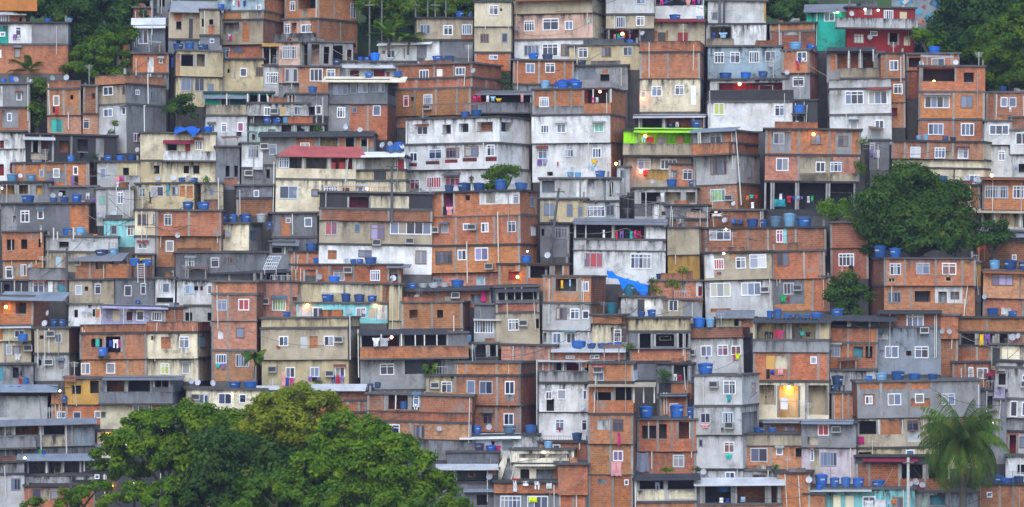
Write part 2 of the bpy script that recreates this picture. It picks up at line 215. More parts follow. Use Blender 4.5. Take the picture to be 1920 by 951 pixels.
DATA = '''
@A1
small brick house at top left corner|with pale sheet roof;0 195 0;b 75 250 w12,112,70,180 k145,130,165,165 R0,70,205,112:x
white and teal house by treetops|grey right half over a bare brick lower floor;0 555 50;g 172 332 p0,195,65,332:e p66,180,235,330:w w118,200,158,290 w2,240,40,272 T470,135,535,175:l T320,158,380,175:b/b 520 w110,360,155,430 w0,375,12,430 G100,255,125,300:v G130,262,150,295:w
grey plaster house at left edge|with white left strip, below the brick house by treetops;-10 228 0;g 622 800 p0,640,25,795:w w130,690,163,745 T0,585,60,620:b T60,590,150,622:b S120,590,22 S232,605,18/b 960 p20,815,140,950:g w60,840,90,900 I212,630,900
orange brick house with teal door|narrow, two dishes above its parapet;362 612 0;Pb 600 660 S398,578,22 S508,575,22/b 855 w410,710,452,785 k535,705,555,740 c485 G405,790,420,835:k G425,790,445,850:r/r 1005 d390,885,475,980:e w612,890,640,958 I518,835,960 d430,890,462,975:T
narrow dark brick house|beside orange brick house with teal door;612 722 0;n 640 845 k680,700,700,735:R/r 1005 w615,885,660,958
stained corner house with brick parapet|pale grey plaster with pipes;735 1250 300;Pb 555 622/s/g 772 w785,635,855,700 w925,632,960,700 w1022,660,1050,698 g1135,660,1170,725 L733,633:w/x/g 1110 w785,800,850,862 w920,795,955,850 w1005,985,1047,1047:M I1120,560,780 I1090,790,1000
slate blue chalet with white gable|beside the treetops;990 1238 0;q 195 372 w1040,215,1110,325 I1010,240,350 I1135,225,335 w1168,345,1215,380 R985,122,1242,208:w
brown shack behind white gable|with one dish;990 1135 0;n 60 200 S1058,48,20
dark laundry shack above white gable|;1140 1330 0;G -40 110 B1180,0,1230,50:k B1260,0,1350,20:b K1132,-30,110
unfinished beige house with black openings|brick patches and a grey gable;1240 1636 0;s 88 300 k1295,165,1335,222 d1390,145,1420,290:k k1470,140,1520,205 k1562,150,1590,185 p1280,105,1336,162:b p1475,105,1530,138:b p1545,180,1600,260:b R1248,0,1645,98:g/q 410 w1470,310,1515,346:w k1300,300,1330,330
yellow loggia house with tall windows|under the unfinished beige house;1298 1640 0;y 385 575 T1272,325,1348,383 T1352,322,1440,380 T1448,342,1540,380:d B1325,412,1425,500:k B1440,408,1512,500:s p1300,410,1322,575:b/y 770 g1335,585,1405,682 g1435,578,1505,682 g1535,625,1575,682 c1415
small sand hut with blue tarp|left of brick house with white patch;868 985 0;s 392 560 k880,410,905,445 B935,400,975,440:b d860,480,895,540:k S830,395,20
brick house with white patch|and grey base, under white gable;985 1252 0;b 400 548 w1180,440,1206,470 p1095,425,1140,545:w G1270,430,1288,500:b/g 640 I1118,550,800
@A2
brick terrace house with lit bedroom|pale blue lit back wall and laundry;110 612 155;l/b -30 80 w400,35,432,72 T120,25,180,68 T190,30,215,65:l G300,5,325,40:b G225,0,240,40:w G262,0,275,45:r L410,5:w/b 148 p290,80,440,148:s p345,80,440,148:c/s/n 330 B152,165,286,250:w p305,165,355,310:b G200,250,222,295:w G212,255,230,300:M/b 445 w145,350,200,425 w232,342,292,418
yellow plaster house with three windows|below the brick terrace house with lit bedroom;133 447 0;y 442 700 k180,515,196,545 w275,508,322,570 w392,500,442,565 g228,535,238,580
grey concrete column house|left of yellow plaster house with three windows;-15 132 0;s 75 265 k55,145,85,185 p50,190,95,255:b k0,140,15,200/G 390 w60,290,90,320/y 560 p0,500,60,560:g B80,420,120,490:s/s 700 k28,622,66,682
brick tower house at top|bare brick, with an open black balcony;608 1152 285;b -40 140 w650,0,686,70 B705,-40,852,60:k p735,62,780,125:s c975 w1100,0,1140,110/b 345 c1025 I850,0,130
cream and pink corner house|small, with balcony, under the brick tower;603 1025 175;p/c 140 318 w612,172,650,245 w735,180,832,240 k660,165,700,245 q460,248,852,316:G w872,182,913,262 k980,198,994,222
pink tower house with big windows|;560 772 55;p/c 315 495 w588,345,693,440/p/c 620 w607,512,700,612 p588,510,605,615:b/g 705
low pink and white block|beside pink tower house with big windows;443 586 0;x 490 690 w462,540,565,622
orange framed terrace|left of pink tower house;440 562 0;G 350 495 B445,360,560,470:k R438,318,566,346:o t497,345,480 t550,345,480
grey concrete skeleton house|open bays and a blue tank, right of pink tower;768 1105 0;g 318 500 B790,335,862,480:p B882,350,935,480:k B950,340,1035,480:k B1055,370,1100,480:b p880,400,930,480:s
brick house with shuttered window|below the grey concrete skeleton house;718 1020 0;b 497 705 w798,512,890,605 w922,515,982,592 T965,432,1030,488:d
grey veranda house under beige sheet roof|row of wide glass windows;925 1440 75;G 600 775 R888,568,1505,612:c g965,632,1070,706 g1090,622,1137,697 g1150,618,1217,692 g1235,612,1345,687 B1370,610,1432,700:k T1180,548,1255,576 T1395,540,1475,566/b/n 1010 p930,780,1086,1000:g w992,800,1050,876 g1105,797,1137,838 w1258,785,1312,860 S1065,940,20 c1220
teal terrace house with metal canopy|raised on a stained parapet;25 525 0;e 690 790 B135,705,328,780:T B340,705,415,765:k B422,705,520,765:k R-5,685,328,735:q t178,700,800 t332,700,770 t420,700,765 p525,710,625,765:y q25,785,332,872:s/k 900
long pale balustrade house|low, with brown door, beneath the yellow plaster house;332 785 0;x 772 865 w455,800,500,866 d580,795,608,856:o w678,790,722,854 A530,830 L828,755:w/k 1010 S487,900,20 S555,898,20 I840,770,910
grey shed with blue tank|right of the long pale balustrade house;625 932 0;G 700 870 B640,710,690,760:n T780,700,860,755 k790,795,836,856 w838,785,882,850/k 1010 S745,945,18
@A3
beige house with rusty lower bay|three white windows above a big blue tank;85 502 0;s 138 300 g110,185,183,256 w285,190,350,262 w422,182,490,256 p415,260,500,310:n T365,82,450,136 T465,75,502,136/G 405
low white lit house|long white walls, in front of the rusty bay house;-190 365 103;w 300 442 w90,345,153,416 k303,355,327,410 R-190,290,215,325:w d-2,350,5,430:n L-26,348 T205,200,290,290 w-128,360,-66,420 p-172,365,-140,390:r
white arcade house|three arches under a long white roof slab;-490 75 0;x 462 600 k-412,525,-345,590:R k-235,520,-155,590:R k-35,515,35,590:R d-140,535,-118,580:R R-500,455,500,508:x T195,440,285,466 T285,445,372,466 T-360,425,-262,460:b T-262,400,-188,460:b
brown brick house with long parapet|brown upper floor and stained brick below;-68 715 215;n 470 575 w107,508,175,572 d232,505,277,560:w w375,497,445,556 c215 c360 S520,530,20/b/n 652 c82 c240 c395 c600/b/n 852 w0,700,36,780:r w150,695,212,770 k50,710,75,740:n c82 c240 c395 A185,785/r/k 910 w130,868,180,895
stained cream concrete tower|pale stained top floor over bare cement;508 805 25;c 18 198 w618,42,684,112 k698,65,713,84/s 392 w553,252,615,316 g712,245,754,316/b 500 w620,410,682,442
pink house with big windows|white lower floor and blue tank;812 1505 110;s -15 95 R830,-30,1400,0:n/p/c 288 w885,145,960,222 w1025,132,1140,217 w1190,152,1247,217 p1348,140,1386,176:m g1455,165,1477,230 S840,208,18/w 450 w885,325,995,406 w1022,320,1135,412 w1160,325,1220,412 S838,410,22
yellow house with white windows|three windows, right of the pink house with big windows;1230 1752 0;y 330 492 w1300,345,1366,420 w1473,345,1541,416 w1632,345,1698,412 L1412,295:w
brick house with two windows|below the pink house with big windows;790 1245 0;b 452 632 T895,400,992,448 T1000,420,1095,448:d w888,475,952,546 w1033,472,1102,542 c985 c1175/g 680
grey wall house with pale blue tarp|under the yellow house with white windows;1215 1660 0;g 488 640 p1215,520,1292,592:l p1300,500,1420,590:q k1455,550,1522,600 p1470,515,1515,545:b
dark laundry terrace|black balustrade, on top of the long white house;476 946 0;k 690 860 B490,705,940,765:k q474,765,942,835:G R488,670,948,704:G G505,715,530,760:M G535,710,565,760:R G605,712,625,760:w G635,718,672,755:l G675,735,718,757:y G860,700,880,760:p
@A4
grey tiled house at top|with lit laundry terrace below two windows;-10 345 0;x -30 108 w215,-10,280,30/s 212 w65,125,131,206 w215,122,272,192/k 325 B10,215,240,305:k L112,248:r G45,255,62,290:p G70,250,90,300:g G105,258,130,290:o G155,258,175,280:M S260,250,18 T205,268,242,310
white walled laundry house|clothes hung along its top balcony;345 725 0;w -60 155 B360,-50,715,38:k G400,-10,425,35:M G435,-8,455,30:b G470,-5,500,35:k G545,-10,580,35:k G590,-5,628,40:p G640,-8,662,35:M G675,-5,700,30:v
beige house with arched black door|above the brick block;280 716 0;s 158 320 T445,125,535,152 T640,112,710,152:l d368,240,426,306:k d515,242,590,306:R p325,228,366,302:b p428,225,445,302:b R275,135,720,162:R
orange brick block|with lattice parapet, over a cream floor with white door;235 720 35;Pb 308 388 c445/b/n 582 c445/c/G 800 w325,640,399,714 w498,632,564,706 d612,632,656,778:w S265,700,16 L258,730:r
white terrace room house|open black terrace at left of a plain white wall;725 1218 45;w/n 180 345 B745,190,916,284:k p930,185,1168,330:w q735,288,930,342:s G780,245,800,284:b G830,245,890,284:l
brown brick house with lattice top|right of white terrace room house;1212 1578 30;b/n 170 228/n 375 c1295 c1435 p1320,230,1415,255:x
light blue house|four white framed windows;743 1292 0;l 345 570 w793,388,862,468 w910,386,980,468 w1050,382,1122,465 w1170,380,1246,457 S1202,485,20
brick house with hanging clothes|right of the light blue house;1298 1562 58;b 375 542 T1345,330,1440,362:l T1470,330,1545,365 w1412,385,1482,457 G1400,450,1420,475:M G1425,420,1440,460:b G1445,430,1470,460:w G1410,478,1428,520:r/g/n 740 w1378,572,1460,642 S1335,540,20
maroon walled terrace|three blue tanks along its roof edge;758 1362 0;x 590 700 T825,535,920,588 T975,530,1072,588 T1105,520,1195,588 B820,612,1350,695:R p1122,632,1228,680:w L980,618:r
white stained house with sooty roof|yellow curtained window, below the maroon terrace;748 1382 0;Pk 672 755/w 945 w792,765,868,852:y w1243,780,1312,862
dark open terrace above lime green house|under a thin pale roof;200 730 0;k 862 985 R190,845,728,872:x t235,870,950 t420,870,950 t640,870,950 t715,870,950 B250,875,410,950:k B430,875,630,950:b T440,900,500,950:d T618,890,700,950 G505,905,530,945:w p640,880,705,950:b
dark roof corner with blue tank|right of the white stained house;1375 1560 0;k 745 960 T1378,780,1472,842
grey walled yard at top|with bushes, beside the grey pole;735 1165 0;x 10 165 g760,95,806,147 K822,-40,150 K855,-40,150 p1150,-20,1166,160:o
@A5
teal house|with dark sheet roof;-25 325 0;e 78 350 w105,90,182,156 R-45,22,342,88:G L203,85:g
red house|with grey balcony band and three lamps;168 760 -95;R 55 140 w530,72,596,142 d645,80,700,140:y p385,60,440,110:w L385,70:w L482,75:w L622,72:w q172,138,766,208:x S283,105,20/R 400 w313,250,386,320:w w435,228,486,262 B570,240,642,328:k p683,255,730,330:c S425,275,20
open brick terrace with blue tarps|under the red house;118 540 0;g 390 585 B190,395,275,512:b B290,392,358,512:b B378,392,470,512:n R118,345,482,378:k t285,380,510 t370,370,515 t465,370,460 p145,395,190,520:b q222,508,522,578:s d262,524,317,574:w L395,552:w
tall brick house with small window|right of the open brick terrace;533 712 0;b 397 590 w598,448,659,521 c575/b 760 w625,625,690,697/b 920 k608,800,650,865:M
brick house under red roof rim|behind two dishes, below the grass;718 1112 0;b 400 520 k738,425,826,497 w905,432,1001,502 c875 T885,352,975,396:b/n 700
white house with sooty parapet|two wide windows over two small ones;155 612 0;Px 588 655/w 848 w272,672,406,770 w445,672,581,772 L357,690:w/w 1045 w305,897,359,953 w490,890,554,952
brick house with open black room|three storeys, tallest at upper right;795 1286 0;b 495 685 B820,508,1066,606:k k1128,540,1201,611 c1072 L908,605:o S812,470,20 S1068,465,20/b 888 w842,715,1023,804 w1108,710,1196,802 c805 c1055/b 1060 w870,920,979,1003 w1113,917,1206,1008 c1055
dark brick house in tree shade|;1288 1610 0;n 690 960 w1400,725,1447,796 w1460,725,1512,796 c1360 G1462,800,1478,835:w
@B1
white walled house with red parapet|at the left edge;-10 205 0;w 105 232 k20,170,50,232:R p-10,232,205,310:R/w 440 k2,345,45,430:R k90,345,110,415:R p130,330,205,440:n
sooty concrete ruin|dark open bays, below orange brick house with teal door;113 852 0;k 142 340 B232,190,282,275:k k305,188,346,272:n k430,185,500,270:n k565,170,640,262:k k585,265,612,310:k R160,140,400,182:x c290 c385 c520 p700,160,760,300:g p225,285,345,330:s
long brick row house|with grey patches and purple laundry;108 730 60;b 338 512 w310,385,340,442 w412,378,456,446 w560,365,592,426 p360,395,490,482:g c355 c500 c670 c200 G545,430,565,520:v G570,435,595,500:k G385,450,420,490:v L592,345:w/k 540
grey house with ochre rooms|two light blue tanks on its roof;-10 396 0;g 480 645 T60,420,146,474:l T203,415,286,476:l B20,500,130,565:o B150,500,230,565:o k283,505,327,572:o S165,430,18 L28,520:w
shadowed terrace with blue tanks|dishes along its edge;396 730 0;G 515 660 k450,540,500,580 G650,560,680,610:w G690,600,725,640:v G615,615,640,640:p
dark grey house with white window|brick right half, tanks along the roof;18 725 60;G/n 640 850 T150,588,265,643 T365,588,435,628 T440,582,520,628 T522,572,615,634 S398,578,20 S455,570,16 w165,690,226,776 w290,690,331,752 p525,652,662,850:b p20,655,135,845:g k110,730,130,775:w
grey house with pink laundry|left half grey, right half yellow;728 1045 0;x 330 512 T770,282,845,326 T860,278,932,326 T938,288,1028,328 w750,375,791,452 p878,336,1042,432:y k920,375,963,436 q878,436,1046,512:x G862,440,895,490:p G893,445,928,475:M G868,480,910,520:w S1028,240,18
pale house with corner pipe|above the turquoise house;728 1005 0;x 528 775 g750,580,796,642:e w883,555,929,642 c805 I875,520,760 I972,500,740 S745,725,20 S850,710,22
turquoise house|two white windows;775 1004 0;t 762 935 w825,800,869,872 w945,808,991,880
narrow cream house|beside the turquoise house;1004 1156 0;c 690 885 w1025,720,1099,802 w1135,715,1155,797/x 1055 w1030,935,1095,975
beige house with five openings|two bright blue tanks in front;1008 1552 105;y/s 490 685 w1042,520,1086,587 w1127,510,1221,585 d1240,500,1262,585:T g1285,510,1331,577 p1342,507,1380,590:b p1393,510,1438,600:b k1115,550,1130,640
cream balcony house with red stairs|maroon porch roof and white balcony;1045 1602 0;c 120 325 T1290,88,1375,122:b T1380,85,1470,122:b T1510,65,1580,118:b R1213,145,1440,196:M w1450,175,1501,242 q1215,256,1602,322:w B1240,200,1320,250:k d1375,190,1415,255:R p935,235,1040,330:y/c 492 k1365,360,1405,418 k1435,357,1482,418 k1142,360,1186,422 p1048,335,1200,490:y S1175,455,20 S1285,455,22 S1400,455,20 T1320,440,1385,486 T1420,445,1470,486 G1520,440,1545,480:g
brick house with shutter window|bright blue tanks on top, right of narrow cream house;1156 1640 0;b 697 885 T1340,622,1436,690 T1455,635,1552,692 w1220,725,1271,807 c1275 c1400/b 1085 w1230,920,1285,1000 S1315,880,20
@B2
pale grey house with curtains|under the long pale balustrade house;25 332 0;x -10 190 w45,50,91,112 w140,42,181,112 w262,38,303,106:M k252,110,290,140 T0,75,60,112
mint green house|with teal open terrace;345 905 0;m 55 195 k370,125,391,167 w490,90,541,146 B580,55,665,110:T B695,60,765,115:T B790,60,890,110:k t682,50,130
grey house with long sloping roof|brick bays at right, behind the red roof;435 1280 0;g 122 350 w505,195,556,272 A468,208 p703,150,836,220:b w735,185,801,217 B875,150,1016,220:y B1065,150,1138,218:k p1025,120,1062,225:b p1150,150,1270,220:b B1180,165,1235,215:q R425,98,1282,140:k S1065,72,20 S1178,92,20/g 510 k480,380,506,447
small white house with tall windows|grey lower floor, left of red roof;282 438 0;w 195 380 w330,210,406,302/g 515 w372,395,426,462 A332,415
dark alley house|left of small white house with tall windows;103 280 0;G 220 510 k175,360,205,442 k240,360,266,442 p165,450,262,508:n
brown brick garden wall house|under small white house;258 525 0;G 505 600 w390,540,426,592/n 705
cream house with red roof|open veranda upstairs, big blue windows below;530 1122 0;c 296 468 B545,302,727,387:q B745,302,912,387:q B932,302,1102,387:R R536,215,1208,297:Q w552,310,625,385 d935,335,970,387:R d995,335,1040,387:R/c 705 w560,518,693,614 w797,540,849,592 w893,515,991,587 p1028,525,1076,557:R I515,340,800
cream house with red chimney|stained terrace wall, joined to red roofed house;1122 1518 0;w 290 392 B1205,298,1440,390:x R1188,252,1512,292:w p1435,310,1505,392:R T1365,212,1460,254 S1345,205,22 S1400,195,20 S1485,215,22 T1422,130,1500,250/y 470 p1280,395,1370,465:k/c 700 w1160,512,1231,567 L1228,525:w k1460,590,1483,625
small brick shed with black roof|before the cream house;863 1057 0;b 567 785 g880,630,919,682
maroon arch house with brown parapet|wide beige lower floor with white windows;853 1692 0;k 570 690 B1065,602,1224,682:M p1225,590,1515,682:c S1098,572,18 K1390,350,680/Pn 778 c1365/s 955 w900,785,986,887:r g1117,802,1154,860 w1235,800,1339,914:v w1380,780,1682,872 c1375 A1525,920 A1280,935/w 1140 w1147,996,1243,1045 p920,1000,986,1068:b w1570,991,1650,1091 S1052,1050,20 T1085,1060,1185,1098 T1190,1045,1290,1098
grey house with brick strip|under the cream house with red roof;528 862 0;G 710 890 p595,740,660,880:b w630,745,666,782 w768,745,821,812 I678,715,870 T487,770,528,820/G 1030
low cream house with row of tanks|blue tanks in a row on its roof;0 488 145;c/x 790 960 T75,720,172,795 T172,725,250,795 T255,720,350,795 T375,732,465,795:x d120,835,166,906:n S197,870,22 B0,840,100,910:k R-30,805,115,840:y g345,840,390,905 L112,890:w
stained ochre house|brown doorway, above low cream house;-5 160 0;s 490 710 g60,525,86,572 p15,610,120,692:n I125,450,690
@B3
long white house|rows of windows with red sills;5 937 235;w 0 192 w92,52,171,117 k278,45,343,110 k400,40,473,105 k537,32,651,99:n k715,32,803,105/w 382 w48,250,104,317 w192,230,286,302 w320,220,416,294 w457,210,558,287 w622,205,678,287 p18,330,102,355:R p168,318,270,342:R p312,308,405,333:R p442,298,547,326:R p612,295,693,326:R I600,190,350/w 565 w35,450,106,532:r w160,435,266,517:r w300,430,406,502:r
white and brick tower house|two white floors below an orange brick floor;945 1642 112;b/b -212 -20 w1000,-157,1066,-85 B1325,-225,1520,-105:k c1115 c1235 L1440,-195:r t1400,-220,-110 t1532,-220,-110 p945,-90,1330,-25:g T990,-280,1065,-212:l T1110,-265,1210,-215:b T1210,-262,1305,-215:b G1390,-150,1410,-110:M G1420,-150,1440,-110:w/w/b 188 w1015,50,1074,112 w1135,45,1199,112 w1412,45,1481,110:e/w/b 450 w990,230,1056,302 w1190,235,1251,292 w1393,228,1456,300 G985,305,1020,350:v G1022,305,1058,350:q G1385,310,1430,350:y G1380,345,1412,390:l k1055,400,1098,430 G1133,325,1143,355:r L1570,345:o I1367,0,370
orange brick house with magenta recess|white upper room, tanks along roof, white pipe;190 1002 127;b 545 722 T300,498,372,545 T388,490,500,545 T505,485,600,545 T662,465,770,545 T820,480,915,545 S825,480,20 B300,550,386,702:V k470,570,504,607 p575,545,872,642:w p625,548,692,632:s w825,567,866,642 g950,585,984,657 G330,650,380,715:p G305,650,330,710:k/b 945 w287,785,338,847 w450,780,496,827 w585,778,636,847 w778,770,839,850 w952,808,986,874 A242,820 A520,805 c395 c550 c680 p850,742,880,940:g/b 1145 w248,983,371,1077 w415,976,476,1052 w543,963,638,1057:v c395 A650,1102 I718,700,1080 I485,915,1225/r 1260 g218,1186,285,1216 p540,1176,606,1246:l c395
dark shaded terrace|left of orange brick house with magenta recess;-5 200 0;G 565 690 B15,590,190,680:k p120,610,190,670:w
stained pale wall house|sooty streaks, under the white tower house;1000 1590 0;x 455 600 T1200,395,1250,445:l T1255,395,1305,445:l T1398,395,1495,460 S1190,390,16 S1240,385,18 k1015,470,1110,555:q p1270,458,1410,590:w c1300 p1470,472,1542,580:m L1520,490:w
yellow house with grey windows|narrow, cage balcony at right;1000 1342 0;y 607 800 g1030,640,1106,727 g1200,645,1241,737 g1280,660,1319,737
caged balcony house|white bars, right of yellow house with grey windows;1342 1600 0;x 625 800 w1350,660,1492,737 g1500,650,1560,730
dark gap house with dish|under yellow house with grey windows;1000 1220 0;G 790 1010 k1010,830,1030,880 g1110,820,1200,900 K1145,530,870,1085 K1090,870,1010
@B4
lime green terrace house|grey parapet with laundry;105 692 0;L 100 285 B212,118,690,196:L R183,78,692,114:L w358,152,421,198 d497,145,551,198:n q105,200,662,284:s L592,108:w L265,140:o G245,150,272,195:l G280,150,335,195:r p615,160,690,195:r w637,125,670,155/s 500 w215,312,306,390 w385,315,501,388 p270,390,435,470:o L238,405:r G250,400,290,440:r
small brick hut with bars|below the lime green terrace;433 656 0;b 352 520 T600,290,655,350 w455,395,498,447 w540,390,609,467
open garage house|white pillars, under small brick hut with bars;200 662 0;x 525 735 T427,455,522,520 T600,465,655,520:d B242,555,395,638:k B420,555,550,638:s B577,555,660,638:s p150,640,330,735:G S335,475,18 G395,560,420,640:w
small grey cabin by dark stairs|lit alley beside white tower;65 160 0;x 370 560 g88,390,131,447 K155,560,700
dark blue cabin with lamp|;-20 80 0;x 460 640 B0,480,40,590:T L15,490:w/x 760
grey concrete tower with brick terrace|three storeys with a tall white pipe;663 1155 175;g/b 100 190 w790,112,876,187 R655,68,998,100:q p900,100,960,190:b t725,100,185 t740,100,185/b/b 270 q680,190,958,268:b/x/x 492 w790,288,906,417 g1065,345,1086,437 k998,345,1010,412:n c675/r/b 700 w783,528,891,617:g A925,595 S962,640,18 S668,645,20 I985,95,655,1012 G1050,585,1070,620:o G1075,580,1105,605:e G1110,582,1135,610:r G1085,635,1105,680:w
wide brick house on stilts|round cement patches, dark open ground floor with washing;1155 1858 0;b 95 285 w1217,122,1294,207 w1493,125,1563,207 w1696,138,1769,217 p1675,112,1795,275:g p1195,115,1345,270:g c1405 c1630 c1855 L1512,130:o S1300,45,20 S1390,50,20/r 485 w1240,310,1328,404 w1533,335,1600,410 w1640,335,1722,407 p1405,300,1660,480:s p1410,420,1850,483:s c1405/k 705 B1160,492,1205,690:k B1222,492,1388,690:k B1405,492,1615,690:k B1635,492,1820,690:k p1635,560,1800,690:g G1265,575,1285,620:w G1290,580,1305,615:k G1320,590,1355,640:R G1360,590,1385,620:b G1395,590,1415,620:l G1420,590,1440,615:v G1470,590,1490,640:x G1500,585,1515,630:g G1225,615,1310,670:T G1530,590,1560,640:k
white laundry terrace house|black roofed terrace above a white floor;-265 418 0;x 790 912 B-255,800,20,912:k B35,800,265,910:k p272,820,420,912:w R-270,755,432,800:G t25,780,905 t410,770,820 t-255,800,905 t-175,800,905 G45,850,62,905:r G75,845,105,905:v G115,850,140,900:k G150,850,172,905:e G180,840,200,900:M G205,845,235,900:R G-50,840,-35,900:w/x 992/w 1215 w160,1016,311,1127 w-188,1011,-48,1122:r
small white stair house|between garage pillars and grey roof;335 442 0;w 640 770 k395,700,430,730
grey shed with pink bay|below the garage house;430 742 0;G 655 760 p475,690,575,740:g p585,700,725,745:p k620,680,700,700/n 840
brick tank roof house|low, many blue tanks behind its dark wall;720 1160 0;n 690 830 L803,693:r B740,700,850,740:k G775,710,845,735:w T915,755,962,786:b T965,755,1010,786:b S875,765,22 S630,765,20 S665,760,18
beige side wall house|left of orange brick row house;458 602 0;s 838 1040
orange brick row house|lit white window and turquoise door;588 1628 0;b 820 998 T1030,755,1140,824 T1140,760,1200,824 T1200,740,1310,824:g T1310,725,1405,824:l T1410,745,1525,824 p592,825,740,990:n g640,840,681,892 w765,820,918,907 L885,825:w w1258,835,1306,927:M d1310,820,1335,932:t c735 c1195 c1400 c1050 K580,810,1200
@B5
dark stair house with washing|beside the white house, above the dark green tree;435 582 0;G 170 365 w440,190,476,262 G440,240,460,290:v G462,245,485,300:q G488,240,510,300:w
brick house with cream base|three white framed windows, pale stained right side;585 1392 130;r/c 188 318 w728,230,801,307:w w908,232,984,310 w1080,232,1153,310 c685 c855 c1040 p985,255,1028,312:y p715,308,795,328:y p897,312,985,332:y T750,135,852,175:l T940,148,1055,175:d/c 385 /c 580 w1160,430,1231,497 S1150,465,26 S1235,465,28 T920,430,1025,490 L1328,430:o k1040,390,1052,560
white house with three pane window|small, near the right edge;1285 1492 0;w 30 205 w1322,58,1461,130/x 455 w1390,250,1437,322
brown roofed white house|at the right edge;1488 1640 0;n 0 95/w 275 w1530,115,1620,202/x 460 k1550,345,1600,407 G1515,350,1545,400:q
brick house with wide blue windows|right edge, over a cream terrace with white pillars;1262 1640 0;b 460 690 w1285,515,1453,604 w1490,512,1620,604 c1360 c1270 R1250,445,1640,465:n/c 830 R1165,680,1640,712:s B1200,715,1345,820:s B1365,715,1538,820:c B1560,715,1630,820:k t1190,710,800 t1355,710,820 t1548,710,820
dark brick side house|left of brick house with wide blue windows;1078 1265 0;n 505 720 k1085,530,1105,620 k1150,520,1170,560:T
grey sheet roof house|under the cream terrace at right edge;1240 1640 0;G 850 920 R1230,825,1640,890:G/n 1080 w1500,1020,1530,1060 L1245,935:r
@C1
orange brick house with dark windows|three black openings, left side;33 335 0;b -61 148 k67,-6,122,72 k172,-6,217,66 k300,-10,316,55 t320,-90,20 t412,-90,0 t440,-60,0 t558,-90,0/b 300 w55,195,106,282 w165,180,206,266 p110,205,160,265:s S238,195,18
grey sloping wall house|beside orange brick house with dark windows;330 862 0;x -20 95 p405,-35,860,20:x k430,20,500,60/s 215 d405,130,446,206:l d475,130,488,206:b p385,90,500,128:s
dark yard wall house|at left below the orange brick;-10 212 0;k 300 420 k30,330,70,380 t105,300,390
white back room house|grey parapet, curtained wide window;208 492 0;Pg 212 300/x 425 w240,315,321,402 d350,292,386,408:w d430,325,486,402:T G455,295,478,330:r G415,405,432,430:r K490,62,590
brick house with slanting grey roof|big dark window, at left edge;-5 468 228;b/n 420 632 k-5,475,55,552:o k107,468,186,550 g400,482,433,544 R-8,385,478,447:q S360,540,22 L45,500:o
brick house with grey tiled roof|tanks behind its roof;530 1002 190;b 150 295 w558,150,601,186 B708,150,793,217:v c672 c800 R508,95,932,155:G p850,110,930,178:w p932,108,995,188:b q815,180,1002,282:b T685,60,790,130:d T790,62,865,125:l
grey plaster house with sooty base|under the brick house with grey tiled roof;522 852 0;s 297 470 w565,335,613,407 w710,325,753,402 k635,345,661,377:n
dark grey house with blue barrel|two pale windows;858 1148 0;G 292 492 T960,55,1050,112 T1055,60,1135,115 w925,338,976,417 w1045,322,1081,404 T1000,425,1045,487
brown brick shed by white ladder|yellow awning;1000 1145 0;n 110 290 R1008,120,1118,150:Y
small white house with torn wall|right of dark grey house with blue barrel;1148 1292 0;w 285 480 w1200,320,1251,392 k1155,430,1280,465
white house with blue shutter|below the grey wide house;1308 1572 0;w 300 480 w1370,338,1431,402:l k1435,345,1465,377 k1480,345,1500,377:R w1535,335,1571,402
white house with dishes and blue door|left of lilac house;508 748 0;w 480 615 k550,520,576,577 d710,515,736,577:b S610,520,18 S655,525,18 k685,515,703,570
lilac house|pale purple walls and white eave;748 1228 0;v 497 622 d825,535,881,607:s k930,540,971,602:M w1002,530,1056,602 w1115,535,1186,602 R742,485,1232,512:v
brown brick bay beside lilac house|;1205 1372 0;n 508 622
pale blue white house with black doors|right of lilac house;1370 1575 0;x 490 615 k1375,540,1426,602 k1540,540,1571,602
cream terrace house with blue tank|at the left edge, grey floor below;-10 242 0;c 640 748 w120,668,191,722 T125,700,228,748 d0,670,35,740:b R-10,630,240,648:x/s 935 w60,775,96,847 w108,785,161,852 A215,800 G115,842,165,895:w c50
dirty cream house with white pipe|brown brick side, tanks and dishes on its roof;262 612 95;s/n 655 845 T365,588,425,652 T428,590,490,652 S335,620,24 w415,695,461,762 A385,695 k300,708,330,735 I372,655,840/x 1015 k290,890,313,932 A372,905 w445,900,476,952
brick house with washing in dark bay|blue tank before it;610 1098 0;Pb 628 690/b 882 k690,730,770,792:k d720,730,750,787:e B790,715,912,832:k c610 c770 c930 G820,740,842,790:b G848,735,890,800:w G862,800,888,835:k G895,735,905,800:M/b 1015 w610,911,677,992 w800,911,862,988 c955 L905,900:w T725,795,822,852
cream house with brick parapet|bricked-up window, pale plaster, left of the tall brick tower;1100 1568 90;Pb 610 686/c 880 k1135,712,1153,742 p1210,718,1281,807:b w1345,718,1416,802 g1493,715,1536,802 G1370,790,1385,835:q/c 1020 w1202,916,1262,996:y w1360,916,1413,993
@C2
wide dark grey house|pale window, two storey wall left of the white rack;-190 482 0;G 92 292 w68,130,126,202 w-118,135,-57,217 w190,125,225,175
tall brick tower house|red brick with grey bands, left of the big beige house;64 450 52;r 312 402/r/n 602 w103,445,176,524 w265,440,341,522:r c185/r/n 822 w245,652,306,727 p112,675,150,737:w c185/r/n 1020 w98,850,173,917 w245,850,341,942 c185 G95,920,130,955:e G135,920,170,960:v
brick annex with green curtain|right of the tall brick tower house;398 692 0;r 312 590 w505,443,601,527:g A445,460 k650,425,685,500:y c640
yellow terrace with black roof|white frame rack above, on top of the brick tower;64 655 0;y 238 322 B80,242,212,312:y B222,242,402,312:y B412,240,540,312:k B560,240,645,312:q R58,214,648,238:k t215,238,312 t405,238,312 t550,238,312 L487,235:w p66,296,305,316:Y T170,178,290,216 T310,178,435,216
dark grey sheds|right of the wide dark grey house;480 655 0;G 15 215 R500,0,700,40:G t595,30,110 k500,60,570,100
